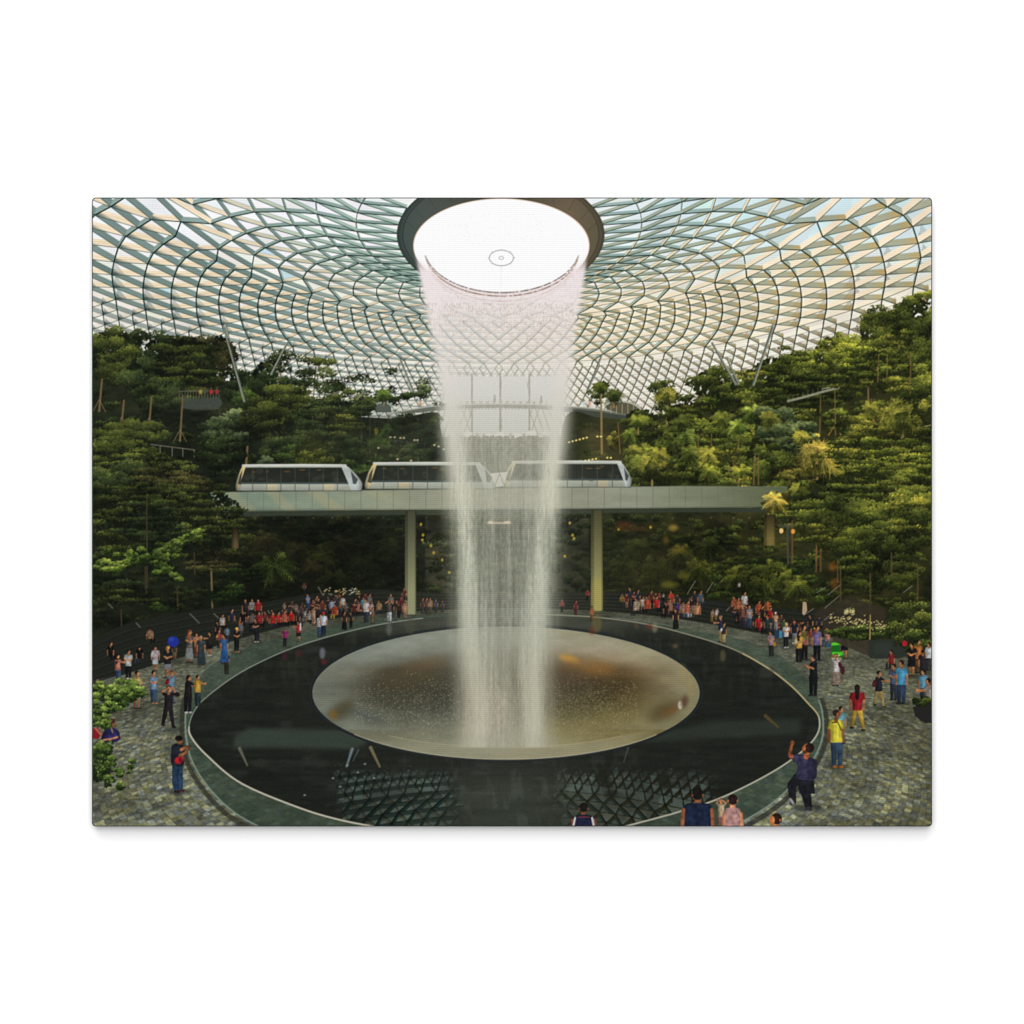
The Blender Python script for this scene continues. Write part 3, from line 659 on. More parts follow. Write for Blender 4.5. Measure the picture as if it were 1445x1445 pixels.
def car(x0, x1, yr, yb, lab, ln, rn):
    """one train car: x0..x1, roof line yr, floor yb; ln / rn nose lengths"""
    cid = reg('train_car', lab); wid = reg('window', None, cid)
    body = spline([(x0 + 1, yb), (x0, yb - 8), (x0 + ln * .35, yr + 14), (x0 + ln * .8, yr + 3), (x0 + ln * 1.2, yr), ], 6).tolist() + spline([(x1 - rn * 1.2, yr), (x1 - rn * .75, yr + 3.5), (x1 - rn * .3, yr + 15), (x1, yb - 11), (x1 - 1, yb)], 6).tolist()
    poly(body, (164, 169, 155), 1, cid)
    xm = (x0 + ln, x1 - rn)
    stroke([(x0 + ln * .9, yr + 1.4), ((x0 + x1) / 2, yr + .8), (x1 - rn * .9, yr + 1.4)], 3., (190, 192, 184), 1, cid)
    stroke([(x0 + ln * 1.1, yr + .2), (x1 - rn * 1.1, yr + .2)], .9, (214, 214, 206), .9, cid)
    ym = yb - 9.5
    win = [(xm[0] + 2.5, yr + 4.2), (xm[1] - 3, yr + 4.2), (xm[1] + rn * .12 + 4, ym), (xm[0] - ln * .12 - 4, ym)]
    poly(win, (40, 44, 38), 1, wid)
    n = int((x1 - x0) / 24)
    g_ = np.random.default_rng(int(x0))
    for i in range(26):
        x = g_.uniform(win[3][0] + 6, win[2][0] - 6); y = g_.uniform(yr + 8, ym - 3)
        ellipse(x, y, g_.uniform(2, 6), g_.uniform(1.5, 5), lerp((26, 30, 26), (82, 84, 68), g_.random()), .35, None, 0, 1, .6)
    for i in range(5): ellipse(g_.uniform(win[3][0] + 10, win[2][0] - 10), yr + 7 + g_.uniform(0, 4), g_.uniform(2, 5), .9, (150, 104, 56), .55)
    poly([(win[3][0], ym), (win[2][0], ym), (win[2][0] - .5, ym - 2.4), (win[3][0] + .5, ym - 2.4)], (70, 82, 82), .8)
    xs = np.linspace(win[3][0] + 18, win[2][0] - 16, n)
    for x in xs:
        stroke([(x, yr + 5), (x, ym)], .8, (84, 90, 80), .7); stroke([(x, ym), (x, yb)], 1.1, (74, 78, 66), .8)
    dd = reg('door', None, cid)
    for x in (xs[1], xs[-2]):
        poly([(x, ym), (x + 15, ym), (x + 15, yb), (x, yb)], (206, 188, 142), .55, dd, .3)
    # noses: pale side frames with a small pane each
    poly([(xm[0] - ln * .15, yr + 2), (xm[0] + 2.5, yr + 3), (xm[0] - ln * .12 - 4, ym + .5), (xm[0] - ln * .2 - 5.5, yb), (x0 + 3, yb), (x0 + 2, yb - 9), (x0 + ln * .4, yr + 14)], (212, 190, 134), 1, cid)
    poly([(x0 + ln * .5, yr + 15), (x0 + ln * .82, yr + 8), (x0 + ln * .62, yb - 8), (x0 + ln * .25, yb - 10)], (58, 60, 50), .9, wid)
    poly([(xm[1] + rn * .15, yr + 2), (xm[1] - 3, yr + 3), (xm[1] + rn * .12 + 4, ym + .5), (xm[1] + rn * .2 + 5.5, yb), (x1 - 2, yb), (x1 - 1, yb - 11), (x1 - rn * .4, yr + 14)], (190, 198, 194), 1, cid)
    poly([(x1 - rn * .62, yr + 9), (x1 - rn * .22, yb - 16), (x1 - rn * .34, yb - 9), (x1 - rn * .5, yb - 10)], (70, 74, 76), .95, wid)
    stroke([(x0 + 1, yb), (x1 - 1, yb)], 1., (92, 98, 86), .9, cid)
    tm = (IDS == cid) | (IDS == wid) | (IDS == dd)                     # roof and end rounding shaded into the ink, plus patchy random tone
    shd = np.interp((YY - yr) / (yb - yr), [0, .06, .2, .7, .78, 1], [1.04, 1.02, .9, .98, 1.0, .84]) * (.93 + .16 * noise(H, W, 8 * S, 26 * S, int(x0), 3))
    end = sm(0, 9, XX - x0) * sm(0, 9, x1 - XX)
    INK[tm] *= (shd * (.72 + .28 * end))[tm][:, None]
ID_CPL = reg('coupling', 'dark bellows between the left and the middle train car')
poly([(497, 672), (520, 664), (520, 691), (497, 692)], (32, 34, 28), 1, ID_CPL)
car(333, 511, 655.5, 692.5, 'left train car on the viaduct', 11, 26)
car(515, 700, 652.5, 690, 'middle train car, half veiled by the waterfall', 14, 26)
car(710, 891, 650.5, 687.5, 'right train car, its left half veiled by the waterfall', 15, 17)
poly([(692, 668), (716, 666), (711, 686), (700, 687)], (236, 234, 228), 1, reg('gap_light', 'bright gap between the middle and the right train car'))
stroke([(699, 684), (705, 668), (711, 684)], 1.2, (100, 96, 88), .9)

# --- near greenery on either side, in front of the viaduct ends
trunk_w = 2.6
tree(225, 705, 70, 22, 'olive', 'brown green tiers in front of the left viaduct end', 4, br=.0)
tree(300, 735, 48, 44, 'olive', 'tree with thin flat tiers covering the left end of the viaduct', 8, br=-.1, trunk=[(298, 800), (301, 900)])
tree(300, 790, 40, 14, 'brown', None, 3, br=-.12)
tree(165, 740, 40, 50, 'olive', 'dark tiered tree at the left edge below the viaduct', 8, br=-.16)
tree(215, 745, 44, 34, 'dark', None, 6, br=-.04)
for x, y0, y1, c in ((207, 700, 850, 0), (205, 800, 850, 0), (274, 780, 810, 0), (171, 860, 912, 0), (250, 830, 860, 0)):
    tp = reg('trunk', 'dim trunk among the lower left trees'); stroke([(x, y0), (x + 1, y1)], 2, (66, 56, 38), .8, tp)
tree(160, 830, 40, 22, 'dark', None, 4, br=.0); tree(175, 838, 60, 10, 'olive', None, 2, br=-.15)
ID_BRN = reg('branch', 'pale green leafy branch reaching in from the left edge above the crowd')
cl = []
for i in range(64):
    t = gl.random(); x = 132 + t * 120; y = 796 - 18 * (t - .1) + gl.normal(0, 7) * (1 - .3 * t)
    cl.append((x, y, 6, 3.6, gl.normal(-.02, .2)))
for i in range(22):
    t = gl.random(); cl.append((225 + t * 60, 778 - t * 30 + gl.normal(0, 2.6), 6, 3, gl.normal(.14, .15)))
for i in range(12):
    t = gl.random(); cl.append((220 + t * 34, 800 + t * 16 + gl.normal(0, 4), 6, 3.4, gl.normal(0, .15)))
clumps(cl, 'lime', ID_BRN, 1.1, 2.3, .8, .5)
stroke([(130, 802), (200, 792), (250, 772), (286, 748)], .8, (74, 84, 44), .5)
tree(230, 856, 22, 6, 'green', 'low bright shrub on the dark steps', br=-.06); tree(320, 838, 30, 12, 'green', None, br=-.26); tree(345, 812, 26, 10, 'green', None, br=-.3)
# right side
tree(1110, 735, 40, 14, 'olive', None, 3, br=-.05); tree(1135, 720, 40, 24, 'rdark', None, 4, br=.05)
palm(1094, 705, 24, 'gold', 'golden frond hanging over the right end of the viaduct', None, 7, w=1.2)
tree(1190, 740, 56, 40, 'rdark', 'dark tree with sunlit leaf edges right of the lamp post', br=-.02, trunk=[(1154, 740), (1151, 806)])
tree(1150, 752, 36, 14, 'yel', None, 2, br=-.3); tree(1230, 760, 60, 50, 'rdark', None, br=-.04); tree(1290, 730, 40, 44, 'rdark', None, br=.0)
tree(1285, 712, 36, 14, 'yel', 'pale green leaves at the right edge', gap=1, br=-.02, dens=.6); tree(1270, 745, 34, 10, 'yel', None, gap=1, br=-.1, dens=.5)
tree(1110, 800, 50, 16, 'green', 'fresh green shrubs above the right steps', 3, br=-.18); tree(1050, 815, 44, 14, 'green', None, 2, br=-.16)
for x, y in ((1040, 812), (1075, 818), (1105, 812), (1125, 825), (1085, 800)): palm(x, y, 26, 'rgreen', None, None, 8, w=1.3)
tree(1240, 810, 64, 24, 'rdark', None, br=.02); tree(1215, 800, 34, 14, 'rgreen', None, br=-.18)
for x, y0, y1 in ((1152, 770, 806), (1158, 775, 806), (1228, 810, 866), (1186, 798, 850), (1258, 780, 815), (1295, 800, 850), (1118, 735, 795), (1182, 790, 820)):
    tp = reg('trunk', 'slim trunk beside the right steps'); stroke([(x, y0), (x, y1)], 2.2, (112, 80, 44) if x < 1160 else (86, 72, 46), .75, tp)
ellipse(1175, 800, 5, 8, (150, 90, 34), .6, None, 0, 1, 2); ellipse(1178, 824, 6, 10, (130, 84, 36), .6, None, 0, 1, 2)
ID_LP = reg('street_lamp', 'dark lamp post with two hanging globes right of the viaduct'); ID_LG = reg('globe', None, ID_LP)
stroke([(1111, 742), (1112, 795)], 2.2, (70, 72, 64), 1, ID_LP); stroke([(1100, 743), (1120, 741)], 1.6, (74, 76, 68), 1, ID_LP)
ellipse(1102.5, 749, 2.8, 3.6, (232, 190, 120), 1, ID_LG); ellipse(1119, 750, 2.6, 3.4, (220, 150, 70), 1, ID_LG)
# ---------------------------------------------------------------- steps, plaza, pool, funnel
HYg, Fg, Hg, CXg, Dg = 753., 593., 6.8, 714., 21.7
yy = np.maximum(YY, 800.)
dep = Fg * Hg / (yy - HYg); gx = (XX - CXg) * dep / Fg; gz = dep - Dg
rr = np.hypot(gx, gz); th = np.arctan2(gx, -gz)
FOR = np.zeros(len(PARTS) + 1, bool)
for i_, p_ in enumerate(PARTS):
    if p_ and p_['name'] in ('tree', 'palm', 'undergrowth', 'hillside', 'branch'): FOR[i_] = True
fm = FOR[IDS]
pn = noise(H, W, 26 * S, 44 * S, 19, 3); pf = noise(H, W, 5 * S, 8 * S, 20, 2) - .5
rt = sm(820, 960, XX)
gainf = (.93 + 1.0 * (pn - .5) + .3 * pf) * (1 - .22 * sm(724, 740, YY) * sm(330, 350, XX) * sm(1090, 1070, XX)) * (1 + .18 * rt * sm(860, 700, YY) - .1 * sm(700, 880, YY))  # sun patches and the dimness under the viaduct, painted into the leaf ink
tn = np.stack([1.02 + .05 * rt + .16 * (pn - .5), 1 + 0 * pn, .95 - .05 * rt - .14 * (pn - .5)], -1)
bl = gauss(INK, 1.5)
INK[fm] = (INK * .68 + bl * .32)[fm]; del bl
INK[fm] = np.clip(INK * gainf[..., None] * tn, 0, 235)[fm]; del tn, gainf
# dark stone steps ring the plaza
ID_ST = reg('steps', 'dark stone steps rising behind the crowd')
stl = spline([(125, 905), (180, 880), (240, 868), (300, 858), (370, 850), (440, 838), (520, 832), (600, 836), (714, 838), (800, 836), (880, 835), (960, 842), (1030, 850), (1100, 858), (1170, 862)], 8)
gnd = spline([(125, 968), (200, 944), (262, 926), (320, 907), (380, 890), (440, 877), (520, 868), (600, 862), (714, 858), (800, 860), (870, 864), (940, 871), (1010, 882), (1075, 894), (1125, 903), (1180, 900), (1245, 925), (1320, 925)], 8)
poly([tuple(p) for p in stl] + [(1170, 905)] + [tuple(p) for p in gnd[::-1] if p[0] < 1170] + [(125, 970)], (33, 35, 30), .93, ID_ST, .8)
for k in np.linspace(.15, .85, 5):
    L = [(x, np.interp(x, stl[:, 0], stl[:, 1]) * (1 - k) + np.interp(x, gnd[:, 0], gnd[:, 1]) * k) for x in np.arange(130, 1165, 12)]
    stroke(L, 1.2, (54, 55, 47), .4); stroke([(p[0], p[1] + 1.8) for p in L], 1.4, (20, 22, 18), .5)
poly([(1150, 862), (1200, 840), (1250, 860), (1250, 890), (1190, 900), (1150, 890)], (54, 48, 38), .8, ID_ST, 2)
for a, b in (((268, 866), (281, 879)), ((302, 866), (308, 872)), ((353, 867), (357, 873)), ((378, 862), (384, 869)), ((449, 828), (456, 840)), ((1025, 862), (1033, 853)), ((1169, 839), (1185, 826)), ((1164, 858), (1184, 841)), ((1163, 875), (1176, 865)), ((970, 838), (981, 820)), ((997, 836), (1006, 822)), ((1134, 868), (1148, 859)), ((1153, 836), (1165, 829)), ((153, 852), (159, 858)), ((192, 879), (198, 885)), ((1275, 836), (1287, 827))):
    hp = reg('handrail', 'steel handrail on the dark steps'); stroke([a, b], 1.3, (128, 126, 114), .7, hp)
ID_PL = reg('plaza', 'plaza paved with mottled grey green stones')
poly([tuple(p) for p in gnd] + [(1320, 1170), (125, 1170)], (92, 96, 82), 1, ID_PL)
PM = IDS == ID_PL
bw = .12; row = np.floor(rr / bw); nb = np.round(2 * math.pi * np.maximum(row, 1) * bw / .17)
uu = th / (2 * math.pi) * nb + (row % 2) * .5; col_ = np.floor(uu)
hsh = np.sin(row * 127.1 + col_ * 311.7) * 43758.5453; hsh -= np.floor(hsh)
hs2 = np.sin(row * 269.5 + col_ * 183.3) * 24634.6345; hs2 -= np.floor(hs2)
fr = np.minimum(np.minimum(rr / bw - row, 1 - (rr / bw - row)) * 1.0, np.minimum(uu - col_, 1 - uu + col_) * 1.7)
pxm = dep / Fg * (1 + (dep / Hg) * .4)                               # ground metres per picture unit
det = sm(.16, .03, pxm)
jx = noise(H, W, 3 * S, 5 * S, 47, 2); tone = .78 + .3 * hsh + .3 * (jx - .5) + .16 * (hsh > .84)
c3 = np.stack([96 * tone + 14 * (hs2 - .5), 97 * tone + 8 * (hs2 - .5), 82 * tone - 14 * (hs2 - .5)], -1)
c3 = c3 - (sm(.16, .0, fr) * 12 * det)[..., None]
mean = np.array([95., 97, 82])
c3 = mean + (c3 - mean) * (.25 + .75 * det)[..., None]
st_ = noise(H, W, 3 * S, 22 * S, 41, 2) - .5; n2 = noise(H, W, 26 * S, 60 * S, 42, 2) - .5; n3 = noise(H, W, 1.5 * S, 3 * S, 43) - .5
c3 *= np.stack([.985 + 0 * tone, 1.0 + 0 * tone, .985 + 0 * tone], -1)
c3 *= (1 + .35 * st_ * (1 - det * .6) + .5 * n2 + .28 * n3)[..., None]
lite = np.interp(YY, [860, 920, 1000, 1100, 1166], [.66, .92, 1.06, 1.2, 1.26]) * np.where(XX < 500, .98, 1.0) * np.interp(XX, [130, 260, 1160, 1315], [.96, 1.02, 1.08, .92])
c3 *= lite[..., None]
w_ = sm(1100, 1300, XX) * .5
c3 *= (1 + w_[..., None] * np.array([.05, .02, -.06]))
INK[PM] = c3[PM]; del c3, hsh, hs2, uu, col_, fr

ID_COL = [reg('viaduct_column', l) for l in ('pale green column left of the waterfall', 'pale green column right of the waterfall', 'column end at the left viaduct abutment', 'short column at the right end of the viaduct')]
for i, (x0, x1, y0, y1, c) in enumerate(((571.5, 587, 721, 867, (122, 124, 92)), (834, 850.5, 720, 862, (134, 130, 82)), (327, 337, 746, 774, (66, 56, 34)), (1078, 1094, 726, 770, (96, 82, 40)))):
    poly([(x0, y0), (x1, y0), (x1, y1), (x0, y1)], c, 1, ID_COL[i])
    for k in range(8):
        f = k / 7; sh = 1 - abs(f - .55) * 1.0
        poly([(x0 + (x1 - x0) * f * .9, y0), (x0 + (x1 - x0) * (f * .9 + .13), y0), (x0 + (x1 - x0) * (f * .9 + .13), y1), (x0 + (x1 - x0) * f * .9, y1)], (40, 42, 26) if sh < .6 else (176, 176, 130), .35 if sh < .6 else .16 * sh, None)
    hh = y1 - y0
    m = (XX >= x0) & (XX <= x1) & (YY >= y0) & (YY <= y1)
    f = ((YY[m] - y0) / hh)[:, None]
    INK[m] *= np.clip(.5 + .75 * f, 0, 1.08)
for (x0, x1) in ((834, 850.5),): ellipse(842, 840, 7, 26, (176, 152, 60), .4, None, 0, 1, 3)


ID_RAIL = reg('glass_railing', 'curved green glass railing round the dark pool'); ID_RTOP = reg('handrail', None, ID_RAIL)
outer = spline([(372, 1170), (330, 1146), (296, 1113), (272, 1076), (263, 1040), (262, 1005), (266, 982), (280, 955), (306, 933), (350, 914), (400, 899), (470, 883), (550, 873), (640, 866), (714, 863), (800, 865), (870, 872), (930, 880), (990, 893), (1030, 899), (1070, 912), (1110, 933), (1140, 962), (1156, 990), (1161, 1012), (1160, 1042), (1146, 1074), (1118, 1108), (1080, 1140), (1028, 1170)], 10)
poly([tuple(p) for p in outer], (80, 92, 78), .3, ID_RAIL)
RM = IDS == ID_RAIL
gn = noise(H, W, 12 * S, 20 * S, 77, 3)
tint = np.stack([30 + 32 * gn, 45 + 36 * gn, 36 + 31 * gn], -1) * np.interp(YY, [860, 930, 1050, 1166], [1.05, 1.05, .95, .9])[..., None]
ta = np.interp(YY, [870, 940, 1000, 1060, 1166], [.42, .46, .55, .62, .66])[..., None]
INK[RM] = (INK * (1 - ta) + tint * ta)[RM]; del tint
for i in range(0, len(outer), 7):
    x, y = outer[i]; c = np.array([714, 985.]); q = np.array([x, y]) + (c - np.array([x, y])) * .05
    if y > 870: stroke([(x, y - 1), (q[0], q[1])], .6, (100, 122, 108), .4)
inner = spline([(548, 1170), (480, 1157), (420, 1139), (340, 1105), (292, 1066), (270, 1040), (267, 1024), (274, 1004), (290, 985), (330, 955), (372, 932), (420, 912), (480, 894), (548, 879), (620, 870.5), (714, 867), (800, 868.5), (860, 873), (932, 885), (1024, 912), (1076, 938), (1112, 964), (1138, 990), (1156, 1014), (1148, 1044), (1102, 1082), (1026, 1122), (960, 1145), (875, 1168)], 10)
ID_POOL = reg('pool', 'still black water of the round pool')
pp_ = [tuple(p) for p in inner] + [(700, 1180)]
poly(pp_, (26, 29, 25), 1, ID_POOL)
WM = IDS == ID_POOL
wn = noise(H, W, 5 * S, 40 * S, 90, 3) - .5
wv = np.stack([30 + 12 * wn, 33 + 12 * wn, 28 + 11 * wn], -1) + (sm(.55, .85, noise(H, W, 14 * S, 34 * S, 93, 3)) * 9)[..., None] + (np.exp(-((XX - 715) / 130) ** 2) * sm(1060, 1120, YY) * 24)[..., None] * np.array([.9, 1, .88])
wv += (sm(905, 880, YY) * 30 * np.exp(-((XX - 715) / 330) ** 2))[..., None] * np.array([1, 1, .85])
tr_ = noise(H, W, 22 * S, 9 * S, 95, 3)                               # trees mirrored as broken upright streaks
wv += (sm(.42, .8, tr_) * sm(1010, 940, YY) * sm(880, 900, YY) * 9)[..., None] * np.array([1, 1.02, .66])
wv += (sm(.5, .8, tr_) * sm(1040, 1080, YY) * sm(240, 130, np.abs(XX - 715)) * 10)[..., None]
INK[WM] = wv[WM]; del wv

# things mirrored in the water
def mirror_band(pts, c, al, bl=1.2):
    save = IDS.copy(); poly(pts, c, al, None, bl); IDS[:] = save
mirror_band([(330, 1040), (352, 1027), (420, 1029), (495, 1030), (520, 1048), (500, 1057), (330, 1055)], (62, 74, 64), .7, 2.5)
mirror_band([(945, 1030), (1020, 1017), (1130, 1014), (1130, 1036), (1010, 1042), (900, 1048)], (52, 60, 52), .65, 3)
for a, b, w, c in (((338, 1056), (349, 1080), 4.5, (110, 108, 92)), ((497, 1057), (489, 1082), 4.5, (116, 132, 136)), ((523, 1055), (536, 1082), 5, (128, 118, 88)), ((888, 1050), (880, 1076), 3, (66, 74, 66)), ((1080, 1010), (1098, 1026), 5, (90, 74, 40)), ((506, 1058), (498, 1074), 1.5, (96, 110, 110))):
    stroke([a, b], w, c, .8, None, w * .5, 3)
for x in range(352, 520, 24): stroke([(x, 1029), (x, 1056)], .8, (52, 60, 52), .7)
g = np.random.default_rng(31)
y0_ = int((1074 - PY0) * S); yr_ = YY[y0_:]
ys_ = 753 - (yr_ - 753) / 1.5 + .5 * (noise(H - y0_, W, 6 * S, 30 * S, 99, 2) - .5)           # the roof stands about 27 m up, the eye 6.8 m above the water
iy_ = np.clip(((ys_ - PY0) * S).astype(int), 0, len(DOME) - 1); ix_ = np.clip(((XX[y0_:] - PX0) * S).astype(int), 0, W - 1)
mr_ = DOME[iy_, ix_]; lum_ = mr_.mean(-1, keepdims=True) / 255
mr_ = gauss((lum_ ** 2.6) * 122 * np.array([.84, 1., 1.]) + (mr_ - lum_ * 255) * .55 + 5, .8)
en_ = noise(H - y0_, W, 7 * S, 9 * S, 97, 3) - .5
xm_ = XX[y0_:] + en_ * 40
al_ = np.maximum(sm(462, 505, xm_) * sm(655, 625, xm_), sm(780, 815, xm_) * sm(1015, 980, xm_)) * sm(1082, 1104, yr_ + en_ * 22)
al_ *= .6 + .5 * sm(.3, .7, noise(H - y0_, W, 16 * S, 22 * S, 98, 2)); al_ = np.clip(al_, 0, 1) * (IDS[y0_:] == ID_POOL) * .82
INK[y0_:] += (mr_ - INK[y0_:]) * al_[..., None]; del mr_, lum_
n = 60; x = np.concatenate([g.uniform(470, 640, n), g.uniform(780, 1010, n)]); y = np.concatenate([g.normal(1098, 14, n), g.normal(1090, 16, n)])
kk = (y > 1078) & (y < 1160); leaves(x[kk], y[kk], g.uniform(.6, 1.8, kk.sum()), g.uniform(.5, 1.2, kk.sum()), g.uniform(0, 3, kk.sum()), lerp((38, 44, 38), (128, 146, 142), .5)[None] * g.uniform(.5, 1.1, (kk.sum(), 1)), None, .6)
for x, y in ((848, 1098), (856, 1106), (862, 1120), (935, 1098), (940, 1108), (850, 1090)): ellipse(x, y, 9, 7, (30, 32, 24), .8, None, 0, 1, 2)
for x, y in ((490, 1080), (505, 1090), (470, 1098), (515, 1078), (528, 1098), (480, 1110), (430, 1122)): ellipse(x, y, 2, 1.3, (140, 156, 150), .7)

ID_RIM = reg('fountain_basin', 'wide round basin that catches the waterfall'); ID_FUN = reg('basin_water', 'mist filled water in the round basin')
ellipse(714, 977.5, 279, 97.5, (28, 33, 34), 1, ID_RIM)
ellipse(714, 977.5, 277.4, 96.3, (62, 68, 68), .5, None); ellipse(714, 977.5, 276.6, 95.8, (28, 33, 34), 1, None)
ellipse(714, 977.8, 273, 93.6, (120, 124, 104), 1, ID_FUN)
FM = IDS == ID_FUN
u = (XX - 714) / 273; v = (YY - 977.8) / 93.6
cl_ = np.stack([np.interp(v, [-1, -.75, -.5, -.35, -.1, .3, .7, 1], c) for c in ((106, 112, 108, 88, 76, 90, 110, 140), (114, 120, 110, 80, 72, 92, 110, 140), (102, 108, 96, 58, 55, 76, 88, 114))], -1)
cr_ = np.stack([np.interp(v, [-1, -.75, -.5, -.35, -.1, .3, .7, 1], c) for c in ((136, 148, 146, 112, 98, 114, 126, 144), (130, 138, 124, 86, 80, 102, 114, 138), (100, 112, 88, 48, 46, 56, 66, 100))], -1)
fw = sm(-.15, .25, u)[..., None]; fc = cl_ * (1 - fw) + cr_ * fw
fc = 92 + (fc - 92) * 1.22; fc *= (1 - .2 * sm(.8, .3, np.hypot(u, (v + .1) * 1.1)))[..., None]
fc += (sm(.62, .95, np.hypot(u, v)) * sm(.4, -.1, v) * 26)[..., None] * np.array([1, 1.02, .98])
fc *= (1 - .3 * np.exp(-((u / .74) ** 2 + ((v + .1) / .55) ** 2) ** 2))[..., None]
gy_ = fc.mean(-1, keepdims=True); fc = gy_ + (fc - gy_) * .72
ed = sm(.62, .98, np.sqrt(u * u + v * v * .8))[..., None] * (v < .55)[..., None]
fc = fc * (1 - .75 * ed) + np.where(fw > .5, np.array([138, 134, 106.]), np.array([116, 122, 110.])) * .75 * ed
md = np.exp(-((u) / .42) ** 2)[..., None] * .3; fc = fc * (1 - md) + np.array([156, 154, 132.]) * md
fn = noise(H, W, 10 * S, 26 * S, 55, 3) - .5; fs = noise(H, W, 2.2 * S, 1.6 * S, 56, 2) - .5
sp = np.exp(-((v - .1) / .45) ** 2) * sm(.75, .5, np.abs(u))
fc *= (1 + .22 * fn + .34 * fs * sp)[..., None]
INK[FM] = fc[FM]; del fc, cl_, cr_
sv = []
IS = IDS.copy()
ellipse(482, 1002, 20, 10, (66, 58, 36), .7, None, -.6, 1, 5); ellipse(470, 1008, 6, 7, (120, 90, 40), .7, None, -.6, 1, 2); ellipse(520, 1010, 30, 5, (70, 74, 76), .5, None, .3, 1, 4)
ellipse(938, 1003, 28, 11, (78, 66, 40), .8, None, -.5, 1, 6); ellipse(946, 1003, 14, 4, (120, 78, 36), .6, None, -.35, 1, 3); ellipse(960, 995, 3.2, 6, (206, 196, 180), .9, None, 0, 1, .8); ellipse(966, 990, 5, 9, (84, 60, 44), .8, None, .2, 1, 2)
ellipse(803, 930, 15, 5, (206, 154, 60), .85, None, .25, 1, 2.5); ellipse(830, 942, 40, 10, (150, 104, 48), .6, None, .1, 1, 5); ellipse(800, 950, 26, 12, (78, 62, 44), .7, None, .1, 1, 6)
ellipse(600, 938, 34, 8, (104, 78, 52), .6, None, -.2, 1, 5); ellipse(575, 960, 44, 16, (80, 72, 50), .55, None, -.1, 1, 7)
for x, y0, y1 in ((962, 936, 965), (972, 950, 985)): ellipse(x + 2, (y0 + y1) / 2, 2.5, (y1 - y0) / 2, (166, 142, 70), .4, None, 0, 1, 2)
n = 2600
for xa, xb, c in ((500, 650, (176, 176, 148)), (782, 900, (186, 172, 124))):
    x = g.uniform(xa, xb, n // 2); y = np.where(g.random(n // 2) < .5, g.normal(985, 18, n // 2), g.normal(1010, 20, n // 2)); k = (y < 1044) & (y > 945) & (((x - 714) / 262) ** 2 + ((y - 977) / 88) ** 2 < .9)
    leaves(x[k], y[k], g.uniform(.35, 1.1, k.sum()), g.uniform(.3, .7, k.sum()), np.full(k.sum(), 1.5) + g.normal(0, .5, k.sum()), np.array([c]) * g.uniform(.6, 1.15, (k.sum(), 1)), None, .5)
# pale lip of the basin in front
lip = [(x, 977.8 + 93.6 * math.sqrt(max(0, 1 - ((x - 714) / 273) ** 2))) for x in np.arange(500, 930, 6)]
lip2 = [(x, 953 + 102 * math.sqrt(max(0, 1 - ((x - 714.5) / 300) ** 2))) for x in np.arange(500, 930, 6)]
LM = polymask(topx(lip2 + lip[::-1]), 0, 0, W, H); LM = gauss(LM, 2) * sm(490, 640, XX) * sm(960, 860, XX)
INK += (np.array([146, 141, 114.]) - INK) * (LM * .55)[..., None]
stroke(lip2[8:-8], 1., (196, 178, 126), .45); stroke(lip, 1.1, (196, 190, 164), .7)
IDS[:] = IS
# white caps of the railing
for L, w, al in ((inner[150:-60 if False else None], 0, 0),): pass
def part_of(sp, f): return [tuple(p) for p in sp if f(p)]
stroke(part_of(inner, lambda p: p[0] < 720 and p[1] > 1024), 2.3, (196, 190, 170), .95, ID_RTOP)
stroke(part_of(inner, lambda p: p[0] < 600 and p[1] <= 1030)[:], 1.3, (150, 156, 144), .85, ID_RTOP)
stroke(part_of(inner, lambda p: p[0] > 760 and p[1] < 1016 and p[1] < 1015), 1.4, (160, 152, 128), .85, ID_RTOP)
stroke(part_of(inner, lambda p: p[0] > 1040 and p[1] < 1016 and p[1] > 920), 2., (182, 166, 122), .9, ID_RTOP)
stroke(part_of(inner, lambda p: p[0] > 860 and p[1] > 1012), 2.3, (176, 172, 154), .95, ID_RTOP)
lo = part_of(outer, lambda p: p[0] < 500 and p[1] > 985); ro = part_of(outer, lambda p: p[0] > 900 and p[1] > 985)
for q in (lo, ro):
    dd = -1 if q is lo else 1
    stroke([(p[0] + dd * (4 + (p[1] - 985) * .03), p[1] + (p[1] - 985) * .025) for p in q], 7, (44, 46, 38), .75, ID_RAIL, None, 4)
    stroke(q, 2.2, (122, 140, 126), .9, ID_RTOP)
stroke(part_of(outer, lambda p: p[0] < 330 and p[1] < 985), 1., (110, 124, 112), .7, ID_RTOP)
stroke(part_of(outer, lambda p: p[0] > 1000 and p[1] < 990), 1., (60, 72, 62), .8, ID_RTOP)
stroke(part_of(outer, lambda p: 860 < p[0] < 960 and p[1] < 990), 1., (120, 124, 112), .6, ID_RTOP)
